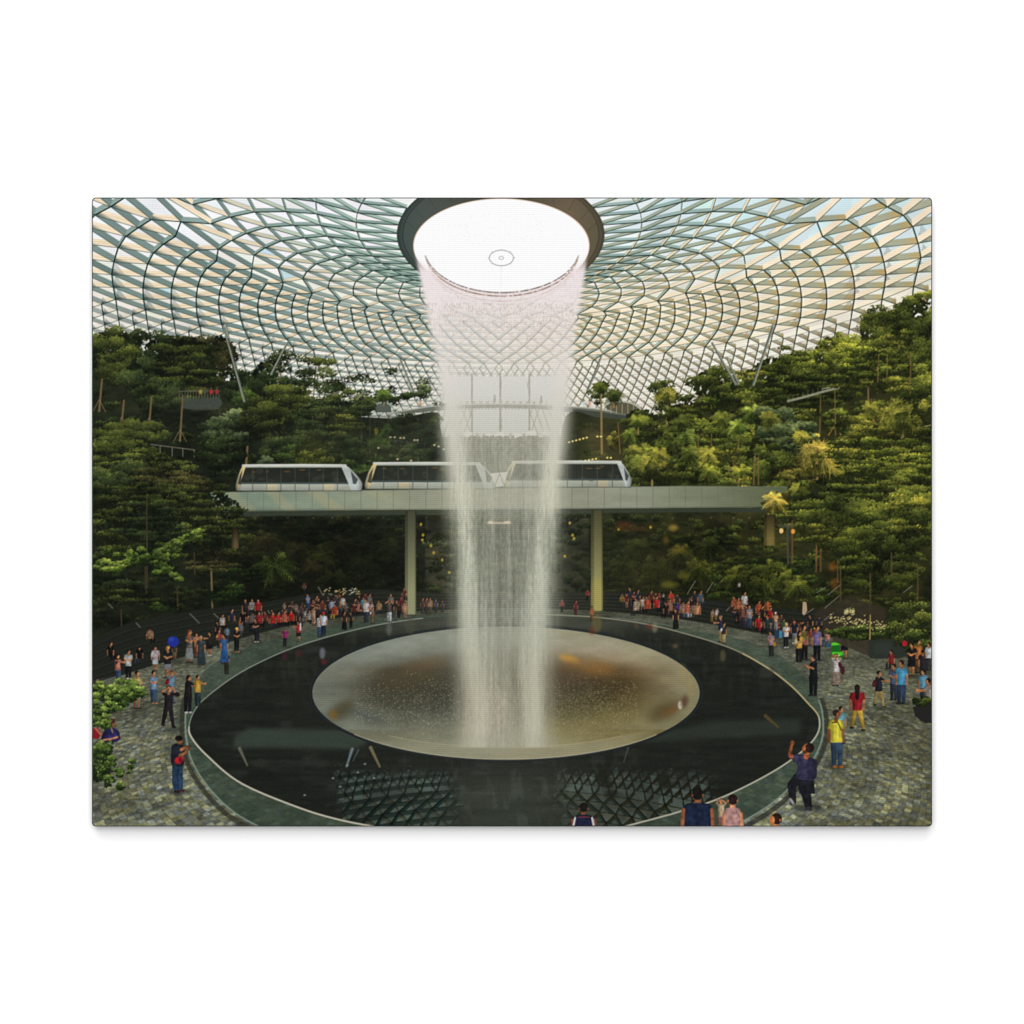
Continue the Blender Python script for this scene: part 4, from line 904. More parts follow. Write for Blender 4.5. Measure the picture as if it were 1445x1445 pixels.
# ---------------------------------------------------------------- the crowd
gp = np.random.default_rng(77)
SK = (176, 122, 84); SKD = (132, 86, 58); BLK = (26, 24, 26); NVY = (34, 38, 58); JEAN = (52, 76, 104); HAIR = (28, 22, 20); WHT = (206, 202, 194); KHA = (150, 128, 66); GRY = (116, 122, 122)
def person(x, y, h, top, bot, label=None, pose='stand', legs='long', arms='down', hair=HAIR, skin=SK, face=0, lean=0., bag=None, long=False, cap=None, shoes=(40, 36, 34), only=1.):
    """a small printed figure: x of the feet, y of the feet, height h"""
    pid = reg('person', label); big = h > 40
    sh = reg('shirt', None, pid) if big else pid; tr = reg('trousers' if legs == 'long' else 'skirt' if legs in ('skirt', 'dress') else 'shorts', None, pid) if big else pid; hr = reg('hair', None, pid) if big else pid
    top = np.array(top, float); bot = np.array(bot, float); skin = np.array(skin, float)
    gm_ = top.mean(); top = (gm_ + (top - gm_) * .84) * .82; gm_ = bot.mean(); bot = (gm_ + (bot - gm_) * .85) * .86; skin = skin * .86
    if h < 30: h *= .95; top = top * .86; bot = bot * .9; skin = skin * .92
    lean = lean + gp.normal(0, .018); wd_ = gp.uniform(.86, 1.1); x = x + gp.normal(0, .3)
    back = long and not face
    if back and arms == 'fold': arms = 'down'
    if not face and not long and gp.random() < .6: face = 1 if gp.random() < .5 else -1
    s = h; L = lambda f: x + lean * f * s                            # f = height fraction above the feet
    if pose == 'sit':
        s = h / .74
        yb = y - .24 * s
        f = face or (1 if gp.random() < .5 else -1)
        for k in (-.06, .06):
            stroke([(x + k * s, yb), (x + k * s + f * .1 * s, yb + .02 * s), (x + k * s + f * .12 * s, y - .02 * s)], .1 * s, bot if legs == 'long' else skin * .9, 1, tr, .07 * s)
            ellipse(x + k * s + f * .14 * s, y - .01 * s, .05 * s, .025 * s, shoes, 1, pid)
        yh = yb; o = -.24
    else:
        yh = y - .47 * s; o = 0
        sp_ = .055 * s * (1.5 if pose == 'walk' else 1)
        if only > .99:
            for k in (-1, 1):
                kx = x + k * sp_ * (1.5 if pose == 'walk' else .95); ky = y - (.05 * s if pose == 'walk' and k < 0 else 0)
                c = bot * (.84 if k < 0 else 1.04)
                if legs == 'long': stroke([(L(.47) + k * .05 * s, yh), ((kx + L(.25) + k * .05 * s) / 2, y - .25 * s), (kx, ky - .03 * s)], .115 * s, c, 1, tr, .075 * s)
                else: stroke([(L(.4) + k * .045 * s, yh + .05 * s), (kx, ky - .03 * s)], .075 * s, skin * (.8 if k < 0 else 1), 1, pid, .05 * s)
                ellipse(kx + face * .02 * s, ky - .012 * s, .05 * s, .022 * s, shoes, 1, pid)
            if legs == 'short': poly([(L(.5) - .105 * s, yh - .03 * s), (L(.5) + .105 * s, yh - .03 * s), (L(.28) + .12 * s, y - .27 * s), (L(.28) - .12 * s, y - .27 * s)], bot, 1, tr)
            if legs == 'skirt': poly([(L(.5) - .09 * s, yh - .03 * s), (L(.5) + .09 * s, yh - .03 * s), (x + .13 * s, y - .1 * s), (x - .13 * s, y - .1 * s)], bot, 1, tr)
            if legs == 'dress': poly([(L(.5) - .1 * s, yh - .03 * s), (L(.5) + .1 * s, yh - .03 * s), (x + .15 * s, y - .03 * s), (x - .15 * s, y - .03 * s)], bot, 1, tr)
    ysh = y - .815 * s + (.0 if pose != 'sit' else .0)
    if pose == 'sit': ysh = yh - .34 * s
    xs, xh = L(.82), L(.5)
    w = .112 * s * wd_ * (1 if not face else .86)
    skd = skin * .82
    def arm(sx, pts, lay=None):
        stroke([(sx, ysh + .035 * s), pts[0]], .068 * s, top * .86, 1, sh, .06 * s)
        stroke([pts[0]] + pts[1:], .05 * s, skin, 1, pid, .04 * s)
        ellipse(pts[-1][0], pts[-1][1], .028 * s, .03 * s, skin, 1, pid)
    if arms == 'down':
        for k in (-1, 1): arm(xs + k * w, [(xs + k * (w + .03 * s), ysh + .17 * s), (xs + k * (w + .025 * s), ysh + .36 * s)])
    poly([(xs - w, ysh + .012 * s), (xs - .05 * s, ysh - .012 * s), (xs + .05 * s, ysh - .012 * s), (xs + w, ysh + .012 * s), (xs + w * .98, ysh + .14 * s), (xh + .098 * s, yh), (xh + .1 * s, yh + .04 * s), (xh - .1 * s, yh + .04 * s), (xh - .098 * s, yh), (xs - w * .98, ysh + .14 * s)], top, 1, sh)
    if h > 22:                                                       # cloth folds: one side turned from the light
        poly([(xs - w, ysh + .02 * s), (xs - w * .35, ysh + .02 * s), (xh - .05 * s, yh + .03 * s), (xh - .1 * s, yh + .03 * s)], top * .72, .55, None)
        stroke([(xs + w * .4, ysh + .08 * s), (xh + .02 * s, yh - .04 * s)], .03 * s, np.minimum(top * 1.25 + 8, 255), .5, None)
    stroke([(xs, ysh + .01 * s), (xs + face * .01 * s, ysh - .045 * s)], .065 * s, skd, 1, pid)
    hx, hy = xs + face * .018 * s + lean * .08 * s, ysh - .1 * s
    if long: stroke([(hx - face * .03 * s, hy), (hx - face * .05 * s, ysh + .12 * s)], .11 * s, hair, 1, hr, .08 * s)
    ellipse(hx, hy, .054 * s, .068 * s, skin, 1, pid)
    ellipse(hx - face * .018 * s, hy - (.024 if face or arms == 'x' else .012) * s, .058 * s, .055 * s, hair, 1, hr)
    if back: ellipse(hx, hy, .06 * s, .072 * s, hair, 1, hr)
    elif face: ellipse(hx + face * .022 * s, hy + .012 * s, .034 * s, .048 * s, skin, 1, pid)
    elif gp.random() < .6: ellipse(hx, hy + .018 * s, .042 * s, .046 * s, skin, .95, pid)
    if big and face:
        ellipse(hx + face * .054 * s, hy + .012 * s, .012 * s, .01 * s, skin * 1.05, 1, None); stroke([(hx + face * .03 * s, hy - .002 * s), (hx + face * .046 * s, hy - .001 * s)], .012 * s, (40, 26, 22), .7, None)
        stroke([(hx + face * .03 * s, hy + .036 * s), (hx + face * .046 * s, hy + .035 * s)], .01 * s, (120, 60, 50), .7, None)
    if cap: ellipse(hx, hy - .03 * s, .06 * s, .045 * s, cap, 1, reg('cap', None, pid) if big else pid)
    fa = face or 1
    if arms == 'phone':
        for k in (-.6, .7): arm(xs + k * w, [(xs + k * w + fa * .07 * s, ysh + .15 * s), (xs + fa * .2 * s, ysh + .07 * s)])
    if arms == 'up':
        for k in (-1, 1): arm(xs + k * w, [(xs + k * (w + .05 * s), ysh - .03 * s), (xs + k * .05 * s + fa * .05 * s, ysh - .13 * s)])
    if arms == 'fold':
        for k in (-1, 1): arm(xs + k * w, [(xs + k * (w + .02 * s), ysh + .15 * s), (xs - k * .02 * s + fa * .03 * s, ysh + .2 * s)])
    if arms == 'reach':
        for k in (-.5, .8): arm(xs + k * w, [(xs + k * w * .5 + fa * .12 * s, ysh + .1 * s), (xs + fa * .26 * s, ysh + .1 * s + k * .03 * s)])
    if bag is not None:
        bid = reg('bag', None, pid) if big else pid
        ellipse(xs - fa * .12 * s, ysh + .17 * s, .055 * s, .095 * s, np.array(bag, float) * .8, 1, bid, fa * .3); stroke([(xs + fa * .04 * s, ysh + .02 * s), (xs - fa * .1 * s, ysh + .12 * s)], .018 * s, np.array(bag, float) * .55, .8, None)
    bx = bbox(topx([(x - .3 * h, y - 1.05 * h), (x + .3 * h, y)]), 0)
    if bx[2] > bx[0] and bx[3] > bx[1]:                               # creases and uneven light on cloth
        blk = IDS[bx[1]:bx[3], bx[0]:bx[2]]; mk = blk >= pid
        nz_ = gauss(gp.normal(0, 1, blk.shape), max(1.2, h * .05)); nz_ /= nz_.std() + 1e-6
        rd_ = gauss(mk.astype(np.float32), max(1.2, h * .045)); sx_ = np.gradient(rd_, axis=1); sx_ /= np.abs(sx_).max() + 1e-6
        f_ = ((1 + (.07 if h < 40 else .09) * nz_) * (.62 + .5 * rd_) * (1 - .16 * sx_))[..., None] * np.linspace(1.06, .86, blk.shape[0])[:, None, None]
        if h < 34: f_ = f_ * (1 + .2 * gauss(gp.normal(0, 1.6, blk.shape), .9))[..., None]
        INK[bx[1]:bx[3], bx[0]:bx[2]][mk] = np.clip(INK[bx[1]:bx[3], bx[0]:bx[2]] * f_, 0, 255)[mk]
    return pid

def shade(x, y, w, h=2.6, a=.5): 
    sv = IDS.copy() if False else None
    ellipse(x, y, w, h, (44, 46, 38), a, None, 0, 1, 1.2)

# far left group
for a in [
 (155, 932, 27, BLK, BLK, 'person in a black jacket seated on the dark steps at far left', 'sit'),
 (197, 936, 26, BLK, (48, 66, 90), 'person in black with blue jeans seated at the foot of the left steps', 'sit'),
 (212, 908, 24, (168, 128, 96), BLK, 'woman in a tan top seated on the left steps', 'sit')]: person(*a)
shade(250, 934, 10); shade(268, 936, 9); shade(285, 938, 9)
person(247, 931, 26, (60, 60, 60), (122, 108, 70), 'person with tan shorts under a blue umbrella', legs='short')
UB = reg('umbrella', 'bright blue umbrella held over the left crowd'); ellipse(244.5, 905.5, 8.2, 7.5, (32, 46, 134), 1, UB); ellipse(242, 902, 4, 3, (52, 72, 164), .7, UB, 0, 1, .8)
person(267, 935, 47, (96, 92, 88), (130, 136, 132), 'red haired woman in a grey jacket and pale skirt', legs='skirt', hair=(110, 62, 34), long=True, face=1, arms='fold')
person(277, 928, 36, (168, 110, 74), (120, 60, 50), 'woman in an orange brown top behind the red haired woman', arms='fold')
person(285, 938, 42, (54, 66, 72), (44, 58, 66), 'woman in a long dark teal dress', legs='dress', hair=(110, 104, 96))
person(296, 925, 34, (38, 38, 36), BLK, 'woman with black sleeveless top and bare arms', arms='reach', face=-1, legs='short', shoes=WHT)
person(219, 947, 36, (176, 160, 164), (168, 172, 176), 'person in a white and violet vest with pale shorts', legs='short', bag=(206, 204, 190))
person(236, 957, 46, (34, 34, 38), (126, 126, 130), 'blonde person in a black tank top and grey shorts', legs='short', hair=(170, 128, 74), face=-1, arms='fold')
shade(170, 964, 9); shade(182, 960, 12)
person(167, 963, 40, (190, 110, 92), JEAN, 'woman in a coral top and jeans leaning on a friend', face=1, arms='reach', lean=-.02, shoes=WHT, long=True)
person(181, 958, 42, (178, 180, 176), BLK, 'man in a pale grey shirt and black trousers', face=1, arms='fold', shoes=WHT)
person(136, 984, 28, (120, 74, 70), BLK, 'person in a dusky pink top at the left edge', face=1)
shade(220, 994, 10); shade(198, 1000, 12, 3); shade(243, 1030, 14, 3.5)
person(242, 992, 46, (92, 130, 160), (70, 92, 120), 'person in a light blue top behind the photographer', arms='up', bag=(150, 30, 36))
person(217, 993, 47, (112, 140, 172), JEAN, 'person in a pale blue shirt and jeans with tan boots', face=1, arms='fold', shoes=(150, 104, 60))
person(193, 1000, 54, (196, 176, 92), (176, 176, 168), 'woman in a yellow top and white shorts behind the leaves', legs='short', face=1, arms='fold')
person(237, 1027, 60, (36, 30, 36), (38, 32, 38), 'woman all in black lifting a camera', face=1, arms='up', pose='walk', hair=(34, 26, 24))
ellipse(250, 980, 4, 3.4, (28, 26, 26), 1, reg('camera', 'black camera held by the woman in black'))
person(265, 1006, 54, (30, 30, 32), (28, 28, 32), 'long haired woman in black by the glass railing', face=1, arms='reach', long=True, shoes=WHT)
person(279, 996, 44, (206, 158, 44), (40, 60, 66), 'child in a yellow shirt at the railing', face=1, arms='reach')
person(320, 951, 32, (52, 50, 36), (46, 44, 34), 'person in dark clothes behind the far left glass', face=1)
# people packed close on the steps, half hidden by those in front
for x0, x1, n_ in ((300, 380, 9), (378, 450, 12), (440, 570, 20), (876, 990, 14), (1032, 1120, 16), (1110, 1170, 6)):
    for _ in range(n_):
        x = gp.uniform(x0, x1); y = np.interp(x, gnd[:, 0], gnd[:, 1]) - gp.uniform(2, 17)
        c_ = [(40, 38, 40), (60, 56, 56), (120, 112, 106), (44, 50, 66), (110, 50, 44), (90, 74, 60)][gp.integers(0, 6)]
        person(x, y, gp.uniform(18, 23), c_, BLK if gp.random() < .6 else (60, 66, 80), None, 'sit' if gp.random() < .7 else 'stand', arms='fold' if gp.random() < .5 else 'down')
# along the left steps
for a in [(314, 888, 22, (196, 186, 174), BLK, 'person in white seated high on the left steps', 'sit'), (327, 882, 24, (44, 54, 78), (70, 60, 46), 'person in navy on the left steps', 'sit'),
 (343, 884, 24, BLK, BLK, 'person in black shorts with bare legs on the left steps', 'sit', 'short'), (347, 868, 24, (46, 46, 48), BLK, 'white haired person in a dark top', 'sit'),
 (355, 866, 22, (150, 146, 140), (60, 50, 60), 'person in pale grey on the left steps', 'sit'), (364, 868, 24, (190, 34, 36), BLK, 'person in a red shirt highest on the left steps', 'sit'),
 (357, 884, 22, (110, 104, 98), BLK, None, 'sit'), (366, 886, 24, (176, 36, 44), BLK, 'person in a red vest over white sleeves', 'sit'),
 (386, 886, 24, (196, 36, 34), (40, 36, 50), 'leftmost of the row in red shirts on the steps', 'sit'), (393, 884, 22, (190, 40, 40), BLK, 'second of the row in red shirts', 'sit'), (401, 884, 24, (214, 92, 76), BLK, 'third of the row in red, in a lighter coral', 'sit'), (411, 882, 22, (200, 32, 28), BLK, 'last of the row in red shirts', 'sit'),
 (421, 882, 24, (60, 56, 60), BLK, None, 'sit'), (428, 884, 24, (90, 84, 84), (50, 50, 62), None, 'sit'), (436, 880, 20, (150, 146, 140), BLK, None, 'sit'), (424, 872, 20, (70, 66, 70), BLK, None, 'sit')]: person(*a)
shade(318, 936, 8); shade(334, 921, 9); shade(363, 907, 9); shade(402, 913, 9, 2)
person(320, 906, 24, (100, 140, 168), (60, 60, 66), 'person in light blue beside the yellow bag'); person(309, 914, 26, (170, 60, 70), (60, 60, 50), 'person with a yellow bag in the left crowd', bag=(214, 176, 50), hair=(120, 60, 60))
person(340, 900, 24, (110, 124, 140), (70, 70, 76), None)
person(317, 936, 42, (44, 92, 150), (36, 80, 140), 'person in a long bright blue dress', legs='dress', face=-1)
person(334, 920, 35, (30, 32, 30), (24, 26, 26), 'person in black with fair hair lifting both arms', hair=(196, 160, 84), arms='fold', shoes=SK)
person(363, 906, 34, (34, 34, 36), (30, 32, 38), 'person in black crouching to take a picture', arms='fold', face=-1, lean=-.06, shoes=WHT)
person(402, 912, 28, (160, 36, 110), (36, 34, 40), 'person in a magenta shirt beside the railing', hair=(70, 60, 60))
person(421, 906, 30, (176, 34, 44), (34, 32, 34), 'person in a red shirt next to a white post', legs='short', face=-1, arms='reach')
stroke([(424, 880), (424, 889)], 2, (206, 204, 196), .9, reg('bollard', 'short white post at the edge of the plaza'))
for a in [(429, 838, 18, (90, 60, 50), (44, 44, 56), 'person high up among the ferns'), (435, 862, 26, (88, 124, 172), (56, 70, 100), 'person in a blue shirt looking at a phone', 'stand', 'long', 'fold'), (430, 872, 22, (60, 60, 60), (150, 148, 140), 'person in black and white stripes'),
 (443, 882, 28, (190, 150, 118), (180, 140, 108), 'person in a tan outfit by the left steps'), (448, 880, 26, (52, 36, 38), BLK, 'person in dark red beside the tan outfit', 'stand', 'long', 'up'), (456, 866, 22, (120, 56, 44), (60, 64, 76), 'person in rust red on the steps', 'sit'),
 (469, 864, 20, (150, 170, 200), BLK, 'person in pale blue and white', 'sit'), (473, 874, 24, (184, 66, 40), (190, 156, 50), 'person in red and yellow on the steps', 'sit'), (484, 858, 18, (196, 192, 184), (120, 120, 130), 'person in white on the upper step', 'sit'),
 (501, 868, 18, (110, 36, 40), BLK, None, 'sit'), (508, 868, 20, (196, 128, 116), BLK, 'person in pink seated by the pool', 'sit'), (513, 860, 18, (70, 150, 160), BLK, 'person in turquoise', 'sit'), (517, 878, 34, (190, 180, 176), (46, 50, 70), 'person in a white shirt and navy trousers left of the column'),
 (525, 866, 18, (190, 150, 150), BLK, None, 'sit'), (525, 880, 24, (120, 100, 76), (90, 80, 60), 'person with a white bag left of the column', 'stand', 'short', 'down', HAIR, SK, 0, 0., WHT), (535, 866, 20, (160, 128, 86), (60, 60, 60), None, 'sit'),
 (486, 889, 28, (60, 48, 40), BLK, 'person in a black dress with a bright shawl', 'stand', 'dress'), (495, 886, 24, (44, 44, 46), BLK, None), (549, 878, 32, (74, 64, 58), (180, 184, 186), 'person in white trousers left of the column', 'stand', 'long', 'up'), (559, 876, 30, (38, 40, 40), (92, 94, 92), 'person in a dark top next to the white trousers'),
 (563, 872, 24, (46, 40, 36), BLK, None), (567, 866, 26, (110, 40, 48), (70, 50, 50), 'person in maroon close to the left column'), (571, 874, 26, (196, 140, 104), (150, 110, 86), 'person in peach beside the left column'),
 (596, 866, 24, (80, 60, 50), (60, 60, 60), 'person just right of the left column'), (607, 866, 24, (170, 130, 100), (90, 80, 70), 'person in a pale dress near the waterfall'), (615, 864, 20, (60, 70, 100), (50, 50, 60), None), (601, 866, 24, (90, 66, 52), (60, 54, 46), None), (624, 864, 18, (56, 64, 84), (50, 50, 60), None)]: person(*a)
person(451, 899, 33, (184, 186, 190), JEAN, 'person in white and blue at the pool edge'); person(457, 897, 34, (196, 200, 212), NVY, 'person in white with a red cap at the pool edge', cap=(190, 36, 40))
for _ in range(60): ellipse(gp.uniform(455, 508), 834 + gp.normal(0, 2.5), 1.1, .9, (176, 150, 96) if gp.random() < .6 else (180, 190, 170), .7)
# right of the waterfall
for a in [(829, 848, 18, (160, 40, 36), BLK, 'person in red left of the right column'), (835, 876, 22, (200, 110, 56), (120, 76, 40), 'person in orange at the foot of the right column'), (812, 868, 22, (120, 40, 40), (90, 30, 36), 'person in dark red behind the spray'), (793, 864, 20, (150, 60, 50), BLK, None),
 (878, 858, 22, (140, 110, 44), (50, 50, 44), 'person in mustard right of the column'), (884, 858, 22, (110, 40, 40), (150, 110, 80), None), (897, 868, 26, (196, 176, 148), (60, 50, 44), 'person in cream seated by the pool', 'sit'), (904, 866, 22, (190, 176, 128), (60, 60, 44), None, 'sit'), (909, 862, 22, (200, 180, 160), BLK, None, 'sit'),
 (914, 866, 26, (206, 74, 44), BLK, 'person in orange red seated by the pool', 'sit'), (919, 852, 20, (110, 48, 36), BLK, None, 'sit'), (927, 864, 24, (204, 30, 36), BLK, 'person in bright red seated by the pool', 'sit'), (936, 848, 12, (180, 176, 166), BLK, None), (947, 854, 22, (210, 62, 34), (150, 90, 50), 'person in orange higher on the right steps', 'sit'),
 (945, 868, 24, (170, 110, 90), (50, 40, 40), 'person in dusty pink seated on the right steps', 'sit'), (940, 872, 24, (36, 34, 36), BLK, None, 'sit'), (957, 864, 16, (92, 52, 170), (60, 40, 90), 'purple bag or jacket on the right steps', 'sit'), (964, 872, 26, (166, 130, 96), (90, 110, 130), 'person in tan and jeans in the right row', 'sit'),
 (970, 872, 26, (230, 110, 84), (206, 196, 190), 'person in coral and white in the right row', 'sit'), (977, 872, 24, (130, 110, 90), (100, 110, 120), None, 'sit'), (983, 874, 26, (222, 150, 100), (60, 50, 44), 'person in peach at the end of the right row', 'sit'), (980, 854, 22, (44, 44, 54), BLK, 'person in dark clothes above the right row', 'sit'), (990, 856, 24, (80, 100, 120), (40, 50, 70), 'person in grey blue above the right row', 'sit')]: person(*a)
person(953, 888, 30, (40, 36, 34), (30, 32, 32), 'woman in a black dress with bare shoulders at the pool edge', legs='dress', skin=(200, 140, 92))
person(1004, 878, 20, (176, 140, 104), (150, 116, 60), 'person bending forward in beige', face=1, lean=.1); person(1010, 876, 20, (190, 190, 190), (150, 120, 56), 'person in white bending beside the beige one', face=1, lean=.1)
person(1018, 906, 38, (40, 44, 68), (176, 150, 90), 'person in navy with khaki trousers at the pool edge', hair=(110, 90, 76), arms='reach', face=-1)
person(1021, 908, 30, (50, 46, 44), (178, 156, 96), 'person with a white backpack at the pool edge', bag=(206, 206, 206), face=1)
# right crowd
for a in [(1043, 834, 14, (206, 196, 196), BLK, 'person in white high among the ferns'), (1036, 862, 22, (170, 80, 46), (90, 46, 36), 'person in orange seated high on the right', 'sit'), (1042, 866, 24, (196, 104, 62), (120, 60, 40), None, 'sit'), (1050, 860, 26, (214, 208, 204), (80, 50, 60), 'person in a white shirt seated above the right crowd', 'sit'),
 (1049, 886, 34, (120, 70, 60), (44, 44, 54), 'person in a brown top standing in the right crowd', 'stand', 'long', 'up'), (1057, 887, 34, (136, 136, 144), (56, 70, 92), 'person in a grey shirt and jeans in the right crowd', 'stand', 'long', 'fold'), (1071, 872, 26, (200, 84, 50), BLK, 'person in orange red on the right steps', 'sit'), (1076, 876, 22, (44, 36, 40), BLK, None, 'sit'),
 (1083, 868, 24, (190, 96, 46), BLK, 'person in amber on the right steps', 'sit'), (1087, 878, 22, (184, 32, 30), (40, 60, 66), 'person in dark red on the right steps', 'sit'), (1070, 891, 24, (196, 30, 36), (176, 26, 34), 'person in a red dress seated at the front of the right crowd', 'sit'), (1082, 894, 28, (40, 62, 64), BLK, 'person in black and teal seated', 'sit'),
 (1095, 890, 28, (196, 160, 116), (150, 148, 146), 'person with a white cap and grey trousers', 'stand', 'long', 'fold', WHT), (1106, 894, 22, (40, 110, 76), (34, 90, 64), 'person in a green top in the right crowd')]: person(*a)
SC = reg('suitcase', 'blue suitcase standing in the right crowd'); poly([(1093, 890), (1099, 889), (1099, 899), (1093, 900)], (30, 60, 80), 1, SC); SC2 = reg('suitcase', 'pale blue suitcase next to the white shirted woman'); poly([(1099.5, 890), (1104, 890), (1104, 900), (1099.5, 900)], (70, 120, 150), 1, SC2)
STT = reg('statue', 'pale upright statue beside the right steps'); poly([(1133, 849), (1138, 850), (1139, 862), (1135, 868), (1132, 866)], (172, 148, 120), 1, STT)
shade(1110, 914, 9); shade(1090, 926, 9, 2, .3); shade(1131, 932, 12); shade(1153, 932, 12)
person(1109, 914, 36, (214, 206, 196), (30, 34, 36), 'woman in a white shirt and black leggings', hair=(190, 150, 90), arms='fold', shoes=WHT)
person(1089, 926, 36, (150, 118, 128), (44, 46, 44), 'person in a lilac top with a yellow bag behind the glass', arms='fold', bag=None); ellipse(1093, 909, 2.2, 3.2, (150, 112, 38), 1, reg('bag', 'mustard bag carried by the person in lilac'))
person(1121, 908, 34, (32, 34, 48), (120, 124, 128), 'man in a dark jacket with pale trousers', shoes=WHT)
person(1135, 931, 50, (110, 96, 46), BLK, 'man in olive behind the woman in yellow'); person(1127, 934, 44, (216, 160, 60), (30, 28, 32), 'woman in a yellow top and black trousers', long=True, face=1, arms='fold', bag=(200, 190, 150)); ellipse(1137, 907, 2.4, 4.2, (140, 74, 84), .8)
person(1143, 912, 28, (150, 60, 50), (120, 110, 90), None); person(1150, 908, 24, (200, 40, 36), BLK, 'person with a yellow hat and red top', cap=(224, 170, 50))
person(1153, 932, 50, (112, 96, 140), (26, 26, 32), 'man in a violet shirt and black trousers', face=1, arms='down')
person(1168, 912, 28, (200, 140, 130), (60, 90, 120), 'woman in pale pink seated with a blue bag', 'sit', arms='fold'); ellipse(1169, 911, 3.4, 2.6, (44, 74, 104), 1)
shade(1191, 928, 9); shade(1183, 978, 12)
person(1191, 929, 42, (30, 28, 30), (26, 25, 28), 'woman in a short black dress', legs='short', skin=(190, 130, 84), long=True, face=-1)
BP = reg('backpack', 'large bright green backpack worn in the right crowd'); poly(spline([(1174, 908), (1178, 904.5), (1184, 905), (1185, 918), (1189, 920), (1189, 930), (1173, 930), (1173, 919)], 3).tolist(), (26, 96, 28), 1, BP)
poly([(1174, 907), (1184, 906), (1185, 910), (1173, 911)], (96, 206, 50), .9, BP); poly([(1174, 920), (1189, 920), (1189, 925), (1174, 926)], (80, 196, 44), .9, BP); stroke([(1173, 929), (1183, 929), (1184, 924)], 1., (226, 236, 214), .9, BP)
person(1180, 968, 46, (206, 200, 196), (150, 128, 108), 'woman in a white top and long beige skirt with a maroon backpack', legs='dress', face=-1, arms='up', bag=(84, 30, 40)); ellipse(1189, 946, 3.2, 6, (66, 28, 34), 1, reg('backpack', 'maroon backpack of the woman in the beige skirt'))
person(1147, 982, 58, (28, 30, 34), (24, 26, 30), 'woman in black raising a phone by the right glass', face=-1, arms='phone', long=True, hair=(30, 30, 40))
PLN = reg('planter', 'dark curved planter box with flowering shrubs'); poly([(1215, 905), (1226, 903), (1262, 902), (1280, 904), (1282, 926), (1262, 930), (1228, 929), (1226, 926)], (44, 48, 42), 1, PLN); poly([(1175, 890), (1226, 903), (1226, 926), (1175, 905)], (60, 54, 42), .9, PLN)
for k in range(6): ellipse(1236 + k * 4, 915, 1.5, 9, (58, 70, 66), .4, None, 0, 1, 1)
tree(1222, 893, 56, 9, 'rgreen', 'flowering shrub growing in the planter', br=-.12)
for _ in range(110):
    t = gp.random(); ellipse(1170 + t * 92, 872 + t * 14 + gp.normal(0, 4), 1.2, .9, (206, 190, 128), .8)
for _ in range(50): ellipse(gp.uniform(1192, 1206), 863 + gp.normal(0, 2.2), 1.3, .9, (200, 190, 130), .7)
stroke([(1228, 868), (1227.5, 902)], 1.6, (176, 148, 84), .9, reg('trunk', 'slim pale trunk rising from the planter'))
tree(1290, 880, 42, 34, 'yel', 'sparse olive shrubs at the right edge above the planter', br=-.32, dens=.7); tree(1300, 910, 30, 20, 'rgreen', None, br=-.3)
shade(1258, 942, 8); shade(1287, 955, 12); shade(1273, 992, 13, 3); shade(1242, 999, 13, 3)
person(1257, 944, 28, (150, 40, 44), (40, 36, 42), 'child in dark red seated on the paving', 'sit')
person(1296, 950, 48, (196, 110, 50), (100, 70, 44), 'person in an orange top at the right edge', face=1); person(1286, 954, 48, (30, 28, 30), (26, 26, 28), 'woman in a black dress near the red balloon', legs='short', skin=(196, 130, 76), face=-1, arms='fold')
ellipse(1276.5, 908, 3.6, 4.2, (160, 34, 46), 1, reg('balloon', 'red balloon beside the woman in the black dress'))
person(1303, 960, 44, (40, 40, 46), (40, 40, 40), None); person(1311, 946, 40, (196, 200, 202), (60, 60, 60), 'person in white cut off by the right edge')
person(1261, 988, 52, (70, 90, 120), (50, 54, 66), 'person in a denim top in front of the turquoise shirt', face=-1, arms='fold', bag=(30, 30, 36))
person(1272, 993, 62, (62, 150, 190), (46, 62, 92), 'man in a turquoise shirt and jeans', face=-1, lean=-.02)
person(1240, 998, 52, (34, 36, 46), (178, 150, 80), 'person in a dark jacket with khaki trousers', face=1, arms='reach', bag=(90, 34, 40), pose='walk')
person(1303, 992, 48, (80, 150, 180), (50, 52, 56), 'person in turquoise and white at the right edge', face=-1, bag=(210, 210, 210)); person(1312, 1020, 64, (150, 140, 130), (60, 80, 110), 'person half cut off at the right edge above the planter', face=-1, arms='reach')
PL2 = reg('planter', 'round dark planter at the right edge'); poly([(1288, 998), (1300, 994), (1318, 993), (1318, 1020), (1300, 1018), (1291, 1010)], (38, 36, 34), 1, PL2); tree(1302, 990, 16, 7, 'rgreen', 'small plant in the round planter', br=-.3)
shade(1208, 1032, 14, 3); shade(1184, 1083, 14, 3.4)
person(1186, 1050, 54, (96, 160, 170), (60, 50, 50), 'person with a dark cap hidden behind the yellow shirt', face=1, hair=(24, 24, 26))
person(1210, 1031, 66, (170, 26, 34), (196, 156, 48), 'woman in a red top and yellow trousers walking away', pose='walk', arms='fold', long=True, shoes=(46, 40, 50))
person(1181, 1083, 82, (220, 206, 46), (52, 78, 104), 'man in a yellow shirt and jeans with a shoulder strap', face=1, hair=(46, 32, 28), shoes=(140, 84, 40), skin=(140, 88, 56)); stroke([(1174, 1020), (1182, 1019), (1187, 1030)], 1.6, (50, 44, 30), .9); ellipse(1169, 1038, 2.8, 4.4, (110, 62, 48), .95)
